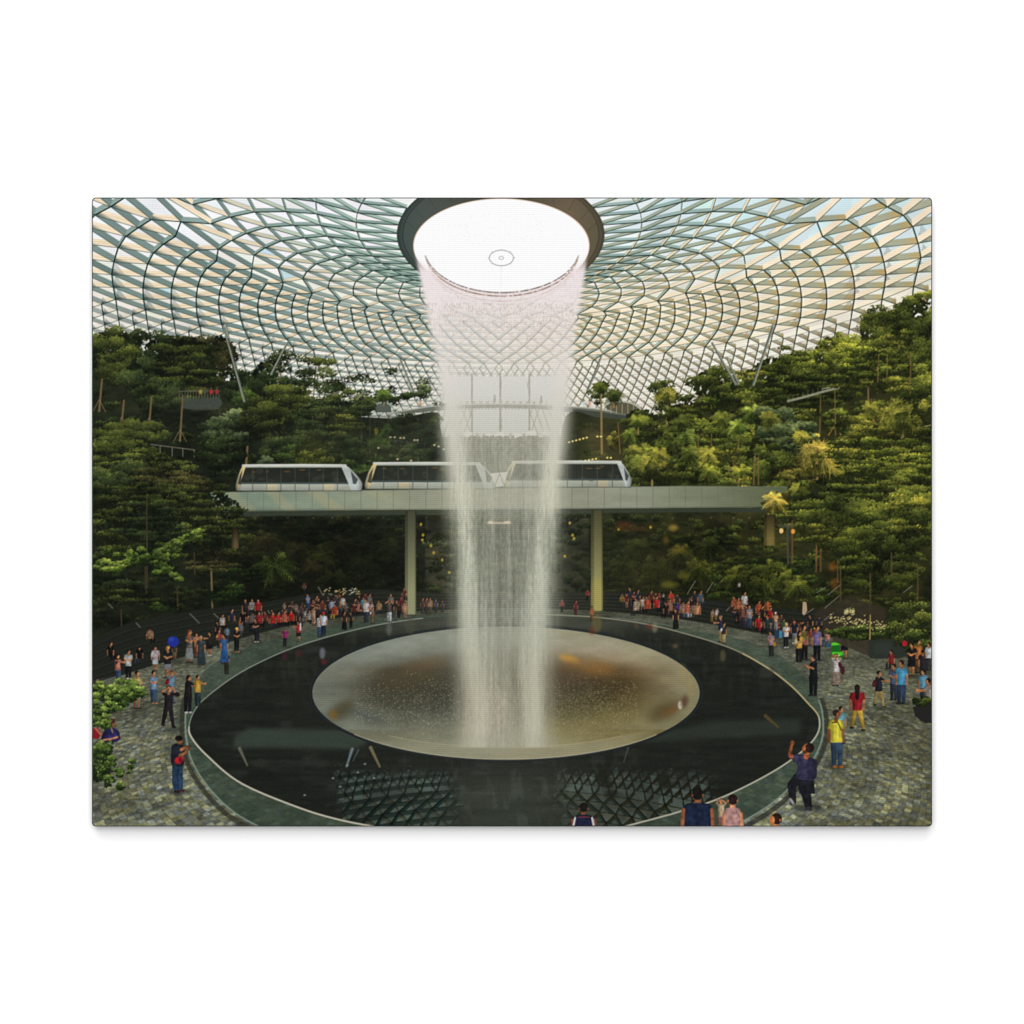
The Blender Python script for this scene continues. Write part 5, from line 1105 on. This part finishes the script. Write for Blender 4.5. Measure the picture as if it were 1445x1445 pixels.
# man leaning on the right railing, arm raised
MP = reg('person', 'man in a navy shirt by the railing raising one arm'); MS = reg('shirt', None, MP); MT = reg('trousers', None, MP); MH = reg('hair', None, MP)
shade(1140, 1140, 20, 5, .6)
stroke([(1126, 1098), (1117, 1108), (1119, 1132)], 15, (30, 30, 36), 1, MT, 9); stroke([(1135, 1096), (1137, 1118), (1141, 1138)], 19, (26, 27, 33), 1, MT, 10); poly([(1124, 1092), (1148, 1092), (1150, 1120), (1128, 1120)], (27, 28, 34), 1, MT)
stroke([(1115, 1128), (1120, 1135)], 4, (130, 130, 130), 1, MP); ellipse(1141, 1141, 5, 2.6, (46, 44, 48), 1, MP)
poly(spline([(1120, 1066), (1128, 1064), (1141, 1068), (1152, 1073), (1153, 1084), (1149, 1100), (1124, 1098), (1126, 1080), (1119, 1074)], 4).tolist(), (48, 46, 68), 1, MS); poly([(1140, 1070), (1153, 1076), (1149, 1100), (1138, 1099)], (36, 35, 52), .7, None, .8)
stroke([(1123, 1070), (1114, 1066)], 7.5, (54, 52, 76), 1, MS); stroke([(1117, 1068), (1114.5, 1064), (1117, 1052)], 5.6, (176, 96, 54), 1, MP, 4); ellipse(1118, 1048.5, 2.8, 3.6, (190, 108, 62), 1, MP)
stroke([(1138, 1068), (1139, 1060)], 7, (150, 80, 46), 1, MP); ellipse(1139, 1057, 7, 8, (190, 110, 64), 1, MP, .3); ellipse(1142.5, 1055.5, 6.4, 7, (40, 28, 26), 1, MH, .3); ellipse(1136, 1061, 3.4, 3, (60, 38, 30), .8, MH); ellipse(1134.5, 1056, 2.6, 3.4, (200, 116, 66), 1, MP)
# photographer at the left railing
shade(254, 1118, 16, 4, .6)
LP_ = reg('person', 'man in a dark shirt with a red pouch photographing at the left railing'); LS = reg('shirt', None, LP_); LT = reg('trousers', None, LP_); LH = reg('hair', None, LP_); LB = reg('bag', 'red pouch', LP_)
poly([(243, 1078), (258, 1078), (258, 1112), (255, 1116), (246, 1116), (243, 1106)], (38, 58, 82), 1, LT); stroke([(251, 1084), (251, 1114)], 1, (26, 40, 58), .7); stroke([(255, 1082), (255, 1112)], 2, (54, 78, 104), .5)
ellipse(250, 1117, 5, 1.8, (50, 28, 28), 1, LP_); ellipse(257, 1115.5, 3.4, 1.5, (70, 40, 36), 1, LP_)
poly(spline([(242, 1052), (248, 1049), (256, 1051), (260, 1056), (260, 1068), (258, 1081), (243, 1080), (241, 1066)], 4).tolist(), (30, 34, 42), 1, LS)
ellipse(252, 1073, 5.6, 5, (150, 26, 34), 1, LB); ellipse(258, 1071, 2, 4, (190, 60, 60), .9, LB)
stroke([(256, 1058), (263, 1054), (268, 1053)], 4.6, (140, 88, 56), 1, LP_, 3); stroke([(254, 1066), (261, 1063), (267, 1056)], 4.6, (150, 96, 60), 1, LP_, 3)
ellipse(253.5, 1045, 4.4, 5.4, (128, 82, 56), 1, LP_); ellipse(252.5, 1042, 5.6, 4, (26, 22, 22), 1, LH)
# seated man in violet, left edge, leaves in front
VP = reg('person', 'man in a violet blue shirt and pale trousers seated at the left edge'); VS = reg('shirt', None, VP); VT = reg('trousers', None, VP)
poly([(142, 1046), (164, 1046), (160, 1062), (156, 1084), (150, 1084), (150, 1064)], (142, 146, 136), 1, VT); stroke([(154, 1083), (158, 1078)], 3, (200, 200, 196), 1, VP)
poly([(146, 1033), (151, 1028), (157, 1026), (163, 1028), (168, 1032), (170, 1042), (165, 1047), (147, 1049), (142, 1044)], (40, 37, 78), 1, VS, .5); poly([(146, 1033), (152, 1029), (153, 1047), (147, 1049), (142, 1044)], (28, 26, 58), .7, None, .8); stroke([(157, 1027), (159, 1034)], 1.6, (186, 150, 130), .8); stroke([(160, 1036), (166, 1040)], 1.4, (62, 58, 110), .7)
stroke([(146, 1044), (156, 1043), (166, 1040)], 2.6, (170, 116, 84), 1, VP); stroke([(150, 1046), (163, 1047)], 1.5, (30, 26, 34), .9)
ellipse(158, 1021, 4.6, 5.6, (150, 98, 68), 1, VP); ellipse(157, 1017.5, 5.2, 4, (70, 36, 32), 1, VP)
RP = reg('person', 'person in a red top cut off by the left edge'); poly([(130, 1028), (138, 1026), (143, 1034), (139, 1043), (130, 1042)], (130, 26, 34), 1, RP); stroke([(135, 1028), (142, 1036)], 2.4, (170, 104, 78), 1, RP)
ellipse(158, 1000, 2.2, 2.4, (190, 176, 160), .8)
for p0_, p1_, bb in ((MP, MH, (1108, 1040, 1158, 1146)), (LP_, LB, (236, 1034, 272, 1120)), (VP, VT, (138, 1012, 174, 1086))):
    q_ = [int((bb[0] - PX0) * S), int((bb[1] - PY0) * S), int((bb[2] - PX0) * S), int((bb[3] - PY0) * S)]
    sl_ = INK[q_[1]:q_[3], q_[0]:q_[2]]; mk = (IDS[q_[1]:q_[3], q_[0]:q_[2]] >= p0_) & (IDS[q_[1]:q_[3], q_[0]:q_[2]] <= p1_)
    nz_ = gauss(gp.normal(0, 1, mk.shape), 3); nz_ /= nz_.std(); rd_ = gauss(mk.astype(np.float32), 4)
    sl_[mk] = np.clip(sl_ * ((1 + .13 * nz_) * (.5 + .55 * rd_))[..., None], 0, 255)[mk]
# heads along the lower edge
def head(x, y, r, shirt, lab, hair=(26, 22, 22), sw=1.9, sh=18, skin=(120, 74, 50), prof=0):
    pid = reg('person', lab); s2 = reg('shirt', None, pid); h2 = reg('hair', None, pid)
    stroke([(x, y + r), (x, y + r * 1.9)], r * 1.2, skin, 1, pid)
    poly(spline([(x - r * sw, 1172), (x - r * sw * .95, y + r * 2.3), (x - r * .8, y + r * 1.65), (x + r * .8, y + r * 1.65), (x + r * sw * .95, y + r * 2.3), (x + r * sw, 1172)], 5).tolist(), shirt, 1, s2)
    for k in (-1, 1): stroke([(x + k * r * sw, y + r * 2.9), (x + k * r * (sw + .25), 1172)], r * .7, skin, 1, pid)
    ellipse(x, y, r, r * 1.22, skin, 1, pid); ellipse(x - prof * r * .3, y - r * .1, r * 1.04, r * 1.15, hair, 1, h2)
    if prof: ellipse(x + prof * r * .62, y + r * .2, r * .5, r * .85, skin, 1, pid)
    ellipse(x - r * 1.0, y + r * .2, r * .16, r * .3, skin, 1, pid); ellipse(x + r * 1.0, y + r * .2, r * .16, r * .3, skin, 1, pid)
    y0_ = int((y - 2 * r - PY0) * S); x0_ = int((x - 4 * r - PX0) * S); blk = IDS[y0_:, x0_:int((x + 4 * r - PX0) * S)]; mk = blk >= pid
    nz_ = gauss(gp.normal(0, 1, blk.shape), 3); nz_ /= nz_.std(); rd_ = gauss(mk.astype(np.float32), 4)
    sl_ = INK[y0_:, x0_:int((x + 4 * r - PX0) * S)]; sl_[mk] = np.clip(sl_ * ((1 + .1 * nz_) * (.5 + .6 * rd_))[..., None], 0, 255)[mk]
    return pid
head(823.5, 1140, 6, (27, 30, 52), 'person in a navy shirt with white shoulder stripes at the lower edge', sw=2.6)
for k in (-1, 1): stroke([(823.5 + k * 12, 1154), (823.5 + k * 14, 1164)], 2.6, (206, 206, 206), .95)
stroke([(816, 1153), (832, 1153)], 1., (160, 60, 44), .8)
head(984.5, 1121, 7.5, (25, 34, 54), 'man in a plain navy shirt seen from behind at the lower edge', sw=2.7, skin=(140, 84, 54))
person(1018, 1172, 46, (206, 176, 134), (180, 120, 110), 'child in a cream top holding the railing at the lower edge', face=-1, arms='up', skin=(206, 140, 96))
head(1034, 1129, 6.6, (158, 120, 114), 'woman in a pink shirt at the lower edge', hair=(40, 26, 24), sw=1.8, skin=(190, 130, 96)); stroke([(1038, 1142), (1044, 1154)], 1, (60, 60, 90), .8)
head(1094, 1156, 7, (50, 120, 150), 'child with a turned head in the lower right', hair=(38, 26, 22), sw=1.7, skin=(196, 120, 70), prof=-1)
# small mirror images near the far pool edge
sv = IDS.copy()
for x, y, h, c in ((455, 922, 16, (160, 160, 176)), (457, 934, 8, (130, 40, 40)), (549, 888, 18, (110, 112, 108)), (953, 902, 14, (44, 40, 36)), (953, 912, 6, (130, 96, 64)), (1020, 925, 16, (120, 106, 70)), (924, 886, 14, (150, 140, 110)), (898, 884, 8, (90, 70, 56)), (916, 884, 8, (120, 44, 36)), (842, 880, 26, (110, 96, 50)), (579, 884, 22, (70, 72, 56)), (835, 890, 12, (110, 50, 30)), (402, 926, 10, (90, 34, 60)), (421, 922, 10, (80, 30, 30)), (500, 905, 10, (50, 50, 44)), (1090, 945, 10, (70, 60, 60))):
    ellipse(x, y, 4 if h < 20 else 7, h * .5, c, .5, None, 0, 1, 1.2)
IDS[:] = sv
# foreground leaves at the left edge
FGL = reg('branch', 'bright green leafy twigs in the lower left foreground'); cl = []
for i in range(90):
    t = gp.random(); y = 968 + 54 * t + gp.normal(0, 3); xm = 150 + 55 * max(0, 1 - abs(t - .12) * 1.5)
    cl.append((gp.uniform(128, xm), y, 7, 4, gp.normal(-.12, .22)))
for i in range(22): cl.append((160 + gp.uniform(-6, 40), 972 + gp.normal(0, 5), 7, 4, gp.normal(.05, .15)))
clumps(cl, 'lime', FGL, 1.2, 2.6, .5, .6)
FG2 = reg('branch', 'darker leafy twigs below the seated man in violet'); cl = []
for i in range(40): cl.append((gp.uniform(128, 160), gp.uniform(1050, 1100), 7, 5, gp.normal(-.25, .2)))
for i in range(12): t = gp.random(); cl.append((150 + t * 38, 1100 - t * 20 + gp.normal(0, 4), 5, 3, gp.normal(-.15, .2)))
for i in range(10): cl.append((gp.uniform(150, 175), gp.uniform(1095, 1112), 5, 4, gp.normal(-.1, .2)))
clumps(cl, 'lime', FG2, 1.2, 2.4, .34, .6)
# ---------------------------------------------------------------- oculus and waterfall
ID_OC = reg('oculus', 'dark ring round the opening at the top of the dome'); ID_OD = reg('oculus_disc', 'glowing white disc inside the ring')
sv = IDS.copy()
ellipse(706.5, 331, 146.5, 86, (58, 66, 56), 1, ID_OC)
OM = IDS == ID_OC
ang = np.arctan2(YY - 331, XX - 706.5); q = np.hypot((XX - 706.5) / 146.5, (YY - 331) / 86.)
oc = np.stack([np.interp(XX, [560, 600, 706, 800, 853], c) for c in ((54, 64, 74, 92, 74), (66, 70, 72, 80, 70), (62, 66, 62, 64, 54))], -1)
oc *= (1.05 - .3 * sm(.93, 1., q) + .16 * np.cos(ang * 2))[..., None]
oc *= (1 - .3 * np.exp(-((q - .945) / .006) ** 2))[..., None]
INK[OM] = oc[OM]; del oc
for a in np.linspace(-2.9, -.2, 12): stroke([(706.5 + 124 * math.cos(a), 340 + 68 * math.sin(a)), (706.5 + 138 * math.cos(a), 331 + 81 * math.sin(a))], .7, (44, 46, 40), .4)
ellipse(707.5, 346.5, 124.5, 66.5, (226, 190, 160), .9, ID_OD)
ellipse(707.5, 347, 123.5, 66.2, (252, 251, 252), 1, ID_OD, 0, 2.)
# water: a curtain that hangs from the ring and draws together on its way down
yv = YY[:, 0]
xl = np.interp(yv, [355, 380, 400, 420, 480, 560, 640, 700, 785, 860, 950, 1000, 1055], [583, 590, 593, 597, 607, 617, 622, 628, 634, 638, 643, 646, 645])[:, None]
xr = np.interp(yv, [355, 380, 400, 420, 480, 560, 640, 700, 785, 860, 950, 1000, 1055], [831, 827, 824, 820, 813, 808, 802, 798, 791, 787, 780, 779, 781])[:, None]
wob = (noise(H, W, 60 * S, 300, 61, 2) - .5) * 6
u = (XX + wob * .5 - xl) / (xr - xl)
soft = np.interp(yv, [380, 500, 700, 1055], [.012, .035, .09, .13])[:, None]
body = sm(-soft, soft * 1.6, u) * sm(1 + soft, 1 - soft * 1.6, u)
d_ = np.sqrt(((XX - 707.5) / 123.5) ** 2 + ((YY - 347) / 66.2) ** 2)
topm = np.where(YY > 352, sm(.93, 1.0, d_), 0.) * sm(352, 385, YY)
st1 = noise(H, W, 120 * S, 7 * S, 62, 2); st2 = noise(H, W, 34 * S, 1.8 * S, 63, 2); st3 = noise(H, W, 5 * S, 1.2 * S, 64, 1)
wt = np.where(YY < 1040, 1, sm(1057, 1052, YY + 0 * XX))
def band(c, w): return np.exp(-((u - c) / w) ** 2)
f = np.clip((YY - 420) / 630, 0, 1)
lc = np.interp(yv, [420, 560, 700, 860, 950, 1055], [.06, .08, .11, .16, .2, .22])[:, None]; rc = np.interp(yv, [420, 560, 700, 860, 950, 1055], [.95, .93, .88, .84, .82, .8])[:, None]
A0 = np.interp(yv, [400, 430, 470, 520, 560, 640, 700, 740, 800, 900, 950, 1055], [.97, .92, .72, .6, .57, .62, .68, .62, .67, .76, .84, .86])[:, None]
A = A0 + (.3 * band(lc, .12) + .3 * band(rc, .12)) * sm(430, 600, YY) + .26 * band(.03, .06) * sm(500, 430, YY) + (.3 * band(.06, .1) + .3 * band(.94, .1)) * sm(470, 560, YY) * sm(700, 620, YY)
A += .3 * (st1 - .5) * sm(560, 760, YY) + .15 * (st2 - .5) * sm(470, 640, YY) + .12 * (st3 - .5)
A -= .3 * band(np.interp(yv, [860, 950, 1055], [.62, .6, .62])[:, None], .05) * sm(880, 930, YY)
A = np.clip(A, 0, .985) * body * topm * wt
wc = np.stack([np.interp(yv, [380, 440, 500, 560, 620, 700, 800, 900, 960, 1055], c) for c in ((240, 236, 228, 216, 200, 188, 177, 172, 174, 179), (228, 226, 220, 212, 198, 188, 179, 173, 171, 176), (230, 224, 214, 203, 184, 170, 162, 157, 152, 158))], -1)[:, None, :]
wcf = np.broadcast_to(wc, (H, W, 3)).copy()
tone = (.14 * (st1 - .5) + .09 * (st2 - .5) + .07 * (st3 - .5)) * sm(520, 760, YY)
br = (.1 * band(lc, .09) + .1 * band(rc, .09)) * sm(560, 700, YY) - .05 * band(.5, .2) * sm(600, 720, YY)
wcf *= (1 + tone + br)[..., None]
wm = sm(940, 1000, YY) * .25; wcf *= (1 + np.stack([.06 * wm * 4 * (u < .5), .0 * wm, -.05 * wm * 4], -1) * .25)
INK += (wcf - INK) * A[..., None]
INK *= 1
IDS[:] = np.where((A > .42) & (body > .5), reg('waterfall', 'tall pale curtain of water falling from the oculus into the basin'), IDS)
WID = len(PARTS) - 1
# soft mist round the foot and beside the column
mist = np.exp(-((XX - 713) / 95) ** 2) * np.exp(-((YY - 1046) / 13) ** 2) * .38 + np.exp(-((XX - 712) / 120) ** 2) * np.exp(-((YY - 880) / 170) ** 2) * .2 + np.exp(-((XX - 712) / 150) ** 2) * np.exp(-((YY - 640) / 90) ** 2) * .12
INK += (np.array([164, 164, 142.]) - INK) * mist[..., None]
g = np.random.default_rng(66)
# the louvred edge of the opening and falling drops under it
for k, (dy, w, c, al) in enumerate(((0, 2., (120, 104, 96), .75), (5, 2.2, (150, 122, 104), .65), (12, .8, (206, 178, 164), .7), (17, .8, (214, 196, 190), .5))):
    for a in np.arange(.18, 2.96, .012):
        if k < 2 and g.random() < .24: continue
        x = 707.5 + (110 - .3 * dy) * math.cos(a); y = 349 + 64 * math.sin(a) + dy
        e = math.sin(a) ** .7
        stroke([(x, y), (x + 1.5, y)], w * .8, np.array(c) * g.uniform(.8, 1.2), al * e, None)
n = 900
x = g.uniform(604, 812, n); y = 428 + np.abs(g.normal(0, 22, n)); 
leaves(x, y, g.uniform(.7, 2.6, n), g.uniform(.3, .5, n), np.full(n, 1.57) + g.normal(0, .1, n), np.array([(176, 158, 144)]) * g.uniform(.85, 1.2, (n, 1)), None, .45)
n = 500; x = g.uniform(590, 640, n); y = g.uniform(350, 420, n); 
for s_ in (0, 1):
    xx = 590 + g.random(200) ** 2 * 40 if s_ == 0 else 826 - g.random(200) ** 2 * 30
    leaves(xx, g.uniform(368, 440, 200), g.uniform(.6, 1.6, 200), np.full(200, .4), np.full(200, 1.57), np.array([(226, 206, 200)]) * g.uniform(.9, 1.05, (200, 1)), None, .4)
save = IDS.copy()
ID_RG = reg('ring', None, ID_OD)
for rx, ry, w in ((17, 11, 1.1), (3.2, 2.2, .8)):
    stroke([(707.5 + rx * math.cos(t), 364 + ry * math.sin(t)) for t in np.linspace(0, 6.3, 40)], w, (120, 118, 110), .75, ID_RG)
for t in np.linspace(0, 6.28, 9): stroke([(707.5 + 17 * math.cos(t), 364 + 11 * math.sin(t)), (707.5 + 19.5 * math.cos(t), 364 + 12.8 * math.sin(t))], .7, (150, 148, 140), .6)
stroke([(707, 376), (707, 404)], .5, (210, 208, 206), .6)
for _ in range(40): ellipse(g.uniform(650, 770), g.uniform(300, 345), .5, .8, (206, 204, 206), .5)
# a few warm lights of the halls seen through the water
for x, y, rx in ((692, 737, 4), (716, 737, 4.5), (704, 738, 18)): ellipse(x, y, rx, 1.8 if rx < 10 else 1., (232, 214, 186), .75, None, 0, 1, .8)
IDS[:] = np.where(save == WID, np.where(IDS == ID_RG, ID_RG, save), IDS)
# ink on woven canvas: slightly soft
INK[:] = gauss(INK, .75)
INK += (INK - gauss(INK, 2.6)) * .42
INK += np.random.default_rng(12).normal(0, 1, (H, W, 1)).astype(np.float32) * (2.2 + 2.2 * (YY > 470))[..., None]
# ================================================================ Blender: canvas, ink meshes, wall, lamps, camera
import bpy
C = bpy.context.scene.collection
sc = bpy.context.scene
GX, GY = PX1 - PX0, PY1 - PY0
CXp, CYp = 722.5, 722.5
DEPTH = .026
FRONT = -DEPTH

def wx(px): return (px - CXp) / 1000.
def wz(py): return (CYp - py) / 1000.

def mat_simple(name, col, rough=.8, spec=.1):
    m = bpy.data.materials.new(name); m.use_nodes = True
    b = m.node_tree.nodes['Principled BSDF']
    b.inputs['Base Color'].default_value = (*col, 1); b.inputs['Roughness'].default_value = rough; b.inputs['Specular IOR Level'].default_value = spec
    return m

def weave(nt, amt):
    """threads of the canvas: fine horizontal and vertical ribs, slightly irregular; returns (height, shade) sockets"""
    N = nt.nodes.new; L = nt.links.new
    tc = N('ShaderNodeTexCoord')
    nz = N('ShaderNodeTexNoise'); nz.inputs['Scale'].default_value = 9.; nz.inputs['Detail'].default_value = 2.
    L(tc.outputs['Object'], nz.inputs['Vector'])
    mp = N('ShaderNodeVectorMath'); mp.operation = 'SCALE'; mp.inputs['Scale'].default_value = .0012
    L(nz.outputs['Color'], mp.inputs[0])
    ad = N('ShaderNodeVectorMath'); ad.operation = 'ADD'; L(tc.outputs['Object'], ad.inputs[0]); L(mp.outputs[0], ad.inputs[1])
    ws = []
    for d, sc_ in (('Z', 55.), ('X', 62.)):
        w = N('ShaderNodeTexWave'); w.wave_type = 'BANDS'; w.bands_direction = d; w.wave_profile = 'SIN'
        w.inputs['Scale'].default_value = sc_ * 2 * 1.0; w.inputs['Distortion'].default_value = .0
        L(ad.outputs[0], w.inputs['Vector']); ws.append(w)
    mx = N('ShaderNodeMath'); mx.operation = 'MULTIPLY_ADD'; mx.inputs[1].default_value = .4
    L(ws[1].outputs['Fac'], mx.inputs[0]); L(ws[0].outputs['Fac'], mx.inputs[2])
    mr = N('ShaderNodeMapRange'); mr.inputs['From Min'].default_value = 0; mr.inputs['From Max'].default_value = 1.4
    mr.inputs['To Min'].default_value = 1 - amt; mr.inputs['To Max'].default_value = 1 + amt
    L(mx.outputs[0], mr.inputs['Value'])
    return mx.outputs[0], mr.outputs['Result']

GAIN = .82
m_ink = bpy.data.materials.new('printed_ink_on_canvas'); m_ink.use_nodes = True
nt = m_ink.node_tree; b = nt.nodes['Principled BSDF']
at = nt.nodes.new('ShaderNodeAttribute'); at.attribute_name = 'ink'
h_, s_ = weave(nt, .10)
ml = nt.nodes.new('ShaderNodeVectorMath'); ml.operation = 'SCALE'
nt.links.new(at.outputs['Color'], ml.inputs[0]); 
gm = nt.nodes.new('ShaderNodeMath'); gm.operation = 'MULTIPLY'; gm.inputs[1].default_value = .82 * GAIN
nt.links.new(s_, gm.inputs[0]); nt.links.new(gm.outputs[0], ml.inputs['Scale'])
nt.links.new(ml.outputs[0], b.inputs['Base Color'])
b.inputs['Roughness'].default_value = .85; b.inputs['Specular IOR Level'].default_value = .03
bp = nt.nodes.new('ShaderNodeBump'); bp.inputs['Strength'].default_value = .12; bp.inputs['Distance'].default_value = .0002
nt.links.new(h_, bp.inputs['Height']); nt.links.new(bp.outputs['Normal'], b.inputs['Normal'])

m_edge = mat_simple('canvas_edge_dark', (.012, .015, .014), .8, .1)
m_wall = bpy.data.materials.new('white_wall_paint'); m_wall.use_nodes = True
wb = m_wall.node_tree.nodes['Principled BSDF']; wb.inputs['Base Color'].default_value = (.86, .86, .86, 1); wb.inputs['Roughness'].default_value = .9; wb.inputs['Specular IOR Level'].default_value = .1
wn_ = m_wall.node_tree.nodes.new('ShaderNodeTexNoise'); wn_.inputs['Scale'].default_value = 140.
wbp = m_wall.node_tree.nodes.new('ShaderNodeBump'); wbp.inputs['Strength'].default_value = .03
m_wall.node_tree.links.new(wn_.outputs['Fac'], wbp.inputs['Height']); m_wall.node_tree.links.new(wbp.outputs['Normal'], wb.inputs['Normal'])

def mesh_from(name, V, F, mat):
    me = bpy.data.meshes.new(name); me.from_pydata(V, [], F); me.materials.append(mat); me.update()
    return me

# wall
wall = bpy.data.objects.new('wall', mesh_from('wall', [(-4, 0, -3), (4, 0, -3), (4, 0, 3), (-4, 0, 3)], [(0, 1, 2, 3)], m_wall))
C.objects.link(wall); wall['kind'] = 'structure'

# the thing
root = bpy.data.objects.new('canvas_print', None); C.objects.link(root); root.location = (wx(722.5), 0, wz(722.5))
root['label'] = 'canvas print of an indoor waterfall under a glass dome, on a white wall'; root['category'] = 'canvas print'

def rounded(x0, x1, z0, z1, r, n=5):
    out = []
    for cx, cz, a0 in ((x1 - r, z1 - r, 0), (x0 + r, z1 - r, 90), (x0 + r, z0 + r, 180), (x1 - r, z0 + r, 270)):
        for k in range(n + 1):
            a = math.radians(a0 + 90 * k / n); out.append((cx + r * math.cos(a), cz + r * math.sin(a)))
    return out
E = .4
layers = [(0.0, FRONT + DEPTH - .0005), (0.0, FRONT + .0016), (-.0002, FRONT + .0007), (-.0005, FRONT + .0002), (-.001, FRONT + .0001)]
V, F = [], []
for d, y in layers:
    for x, z in rounded(wx(PX0 - E) - d * 1, wx(PX1 + E) + d, wz(PY1 + E) - d, wz(PY0 - E) + d, .0052 + d):
        V.append((x, y, z))
n = len(V) // len(layers)
for l in range(len(layers) - 1):
    for i in range(n):
        j = (i + 1) % n; F.append((l * n + i, l * n + j, (l + 1) * n + j, (l + 1) * n + i))
F.append(tuple(range((len(layers) - 1) * n, len(layers) * n))); F.append(tuple(range(n - 1, -1, -1)))
body = bpy.data.objects.new('stretched_canvas', mesh_from('stretched_canvas', V, F, m_edge)); C.objects.link(body); body.parent = root

# ---- ink meshes
ids = IDS[S // 2::S, S // 2::S][:GY, :GX].copy()
pad = np.pad(INK, ((S // 2, S // 2), (S // 2, S // 2), (0, 0)), mode='edge')
vc = pad.reshape(GY + 1, S, GX + 1, S, 3).mean((1, 3))
vc = np.clip(vc, 0, 255) / 255.

cnt = np.bincount(ids.ravel(), minlength=len(PARTS))
# pieces too small to see go to what they belong to
for i in range(len(PARTS) - 1, 0, -1):
    p = PARTS[i]['parent']
    if p and 0 < cnt[i] < 10: ids[ids == i] = p
cnt = np.bincount(ids.ravel(), minlength=len(PARTS))
kids = {}
for i in range(1, len(PARTS)):
    if PARTS[i]['parent']: kids.setdefault(PARTS[i]['parent'], []).append(i)
for i in range(1, len(PARTS)):
    if i in kids and cnt[i] < 3 and sum(cnt[k] for k in kids[i]):
        for k in kids[i]: ids[ids == k] = i
cnt = np.bincount(ids.ravel(), minlength=len(PARTS))
tot = cnt.copy()
for i, ks in kids.items(): tot[i] += sum(cnt[k] for k in ks)
# at most 100 of a kind as parts of their own, the smallest of the rest together
byname = {}
for i in range(1, len(PARTS)):
    if not PARTS[i]['parent'] and tot[i]: byname.setdefault(PARTS[i]['name'], []).append(i)
REST = {'person': 'crowd', 'tree': 'tree_mass', 'trunk': 'trunk_mass', 'palm': 'palm_mass'}
for nm, L in byname.items():
    L.sort(key=lambda i: -tot[i]); small = [i for i in L[:100] if tot[i] < 8]; rest = L[100:] + small
    if len(rest) > (0 if nm in REST else 10 ** 6):
        r = reg(REST[nm], None, 0, True)
        for i in rest:
            for k in [i] + kids.get(i, []): ids[ids == k] = r
cnt = np.bincount(ids.ravel(), minlength=len(PARTS))

# rounded corners of the canvas
jj, ii = np.meshgrid(np.arange(GX), np.arange(GY))
rc = 5.
dx = np.maximum(np.maximum(rc - (jj + .5), (jj + .5) - (GX - rc)), 0); dz = np.maximum(np.maximum(rc - (ii + .5), (ii + .5) - (GY - rc)), 0)
ids[np.hypot(dx, dz) > rc - 1.2] = 0
ids[0, :] = ids[-1, :] = 0; ids[:, 0] = ids[:, -1] = 0

order = np.argsort(ids.ravel(), kind='stable'); srt = ids.ravel()[order]
start = np.searchsorted(srt, np.arange(len(PARTS) + 1))
gvx = wx(PX0 + np.arange(GX + 1)); gvz = wz(PY0 + np.arange(GY + 1))
objs = {}
for i in range(1, len(PARTS)):
    cells = order[start[i]:start[i + 1]]
    if len(cells) == 0: continue
    r_, c_ = np.divmod(cells, GX)
    q = np.stack([(r_ + 1) * (GX + 1) + c_, (r_ + 1) * (GX + 1) + c_ + 1, r_ * (GX + 1) + c_ + 1, r_ * (GX + 1) + c_], 1)
    uq, inv = np.unique(q.ravel(), return_inverse=True)
    vr, vcx = np.divmod(uq, GX + 1)
    nm = PARTS[i]['name']
    me = bpy.data.meshes.new(nm)
    me.vertices.add(len(uq)); me.loops.add(len(inv)); me.polygons.add(len(cells))
    co = np.stack([gvx[vcx], np.full(len(uq), FRONT - .0004), gvz[vr]], 1).astype(np.float32)
    me.vertices.foreach_set('co', co.ravel())
    me.loops.foreach_set('vertex_index', inv.astype(np.int32))
    me.polygons.foreach_set('loop_start', (np.arange(len(cells)) * 4).astype(np.int32))
    me.update(calc_edges=True)
    ca = me.color_attributes.new('ink', 'BYTE_COLOR', 'POINT')
    col = np.ones((len(uq), 4), np.float32); col[:, :3] = vc[vr, vcx]
    ca.data.foreach_set('color_srgb', col.ravel())
    me.materials.append(m_ink)
    o = bpy.data.objects.new(nm, me); C.objects.link(o); objs[i] = o
    if PARTS[i]['label']: o['label'] = PARTS[i]['label']
    if PARTS[i]['stuff']: o['kind'] = 'stuff'
for i, o in objs.items():
    p = PARTS[i]['parent']
    o.parent = objs.get(p, root) if p else root
# the root stands at the wall; children keep their world places
for o in [body] + [objs[i] for i in objs if o is not None and objs[i].parent == root]:
    o.matrix_parent_inverse = root.matrix_world.inverted() if False else o.matrix_parent_inverse

# lamps: two big soft boxes in front, the stronger one above
def area(name, loc, target, size, power):
    l = bpy.data.lights.new(name, 'AREA'); l.shape = 'RECTANGLE'; l.size = size[0]; l.size_y = size[1]; l.energy = power
    o = bpy.data.objects.new(name, l); C.objects.link(o); o.location = loc
    from mathutils import Vector
    o.rotation_euler = (Vector(target) - Vector(loc)).to_track_quat('-Z', 'Y').to_euler()
    return o
area('softbox_above', (-.45, -4.4, 3.8), (0, 0, 0), (5.4, 4.6), 250)
area('softbox_front', (0, -7.5, .6), (0, 0, 0), (5., 4.), 470)
w = bpy.data.worlds.new('World'); sc.world = w; w.use_nodes = True
w.node_tree.nodes['Background'].inputs['Color'].default_value = (1, 1, 1, 1); w.node_tree.nodes['Background'].inputs['Strength'].default_value = .22

cam = bpy.data.cameras.new('camera'); co_ = bpy.data.objects.new('camera', cam); C.objects.link(co_)
cam.lens = 135; cam.sensor_width = 36; cam.clip_end = 100
co_.location = (0, FRONT - 1.445 * 135 / 36, 0); co_.rotation_euler = (math.radians(90), 0, 0)
sc.camera = co_
sc.render.film_transparent = False
sc.view_settings.view_transform = 'Standard'; sc.view_settings.look = 'None'; sc.view_settings.exposure = 0; sc.view_settings.gamma = 1
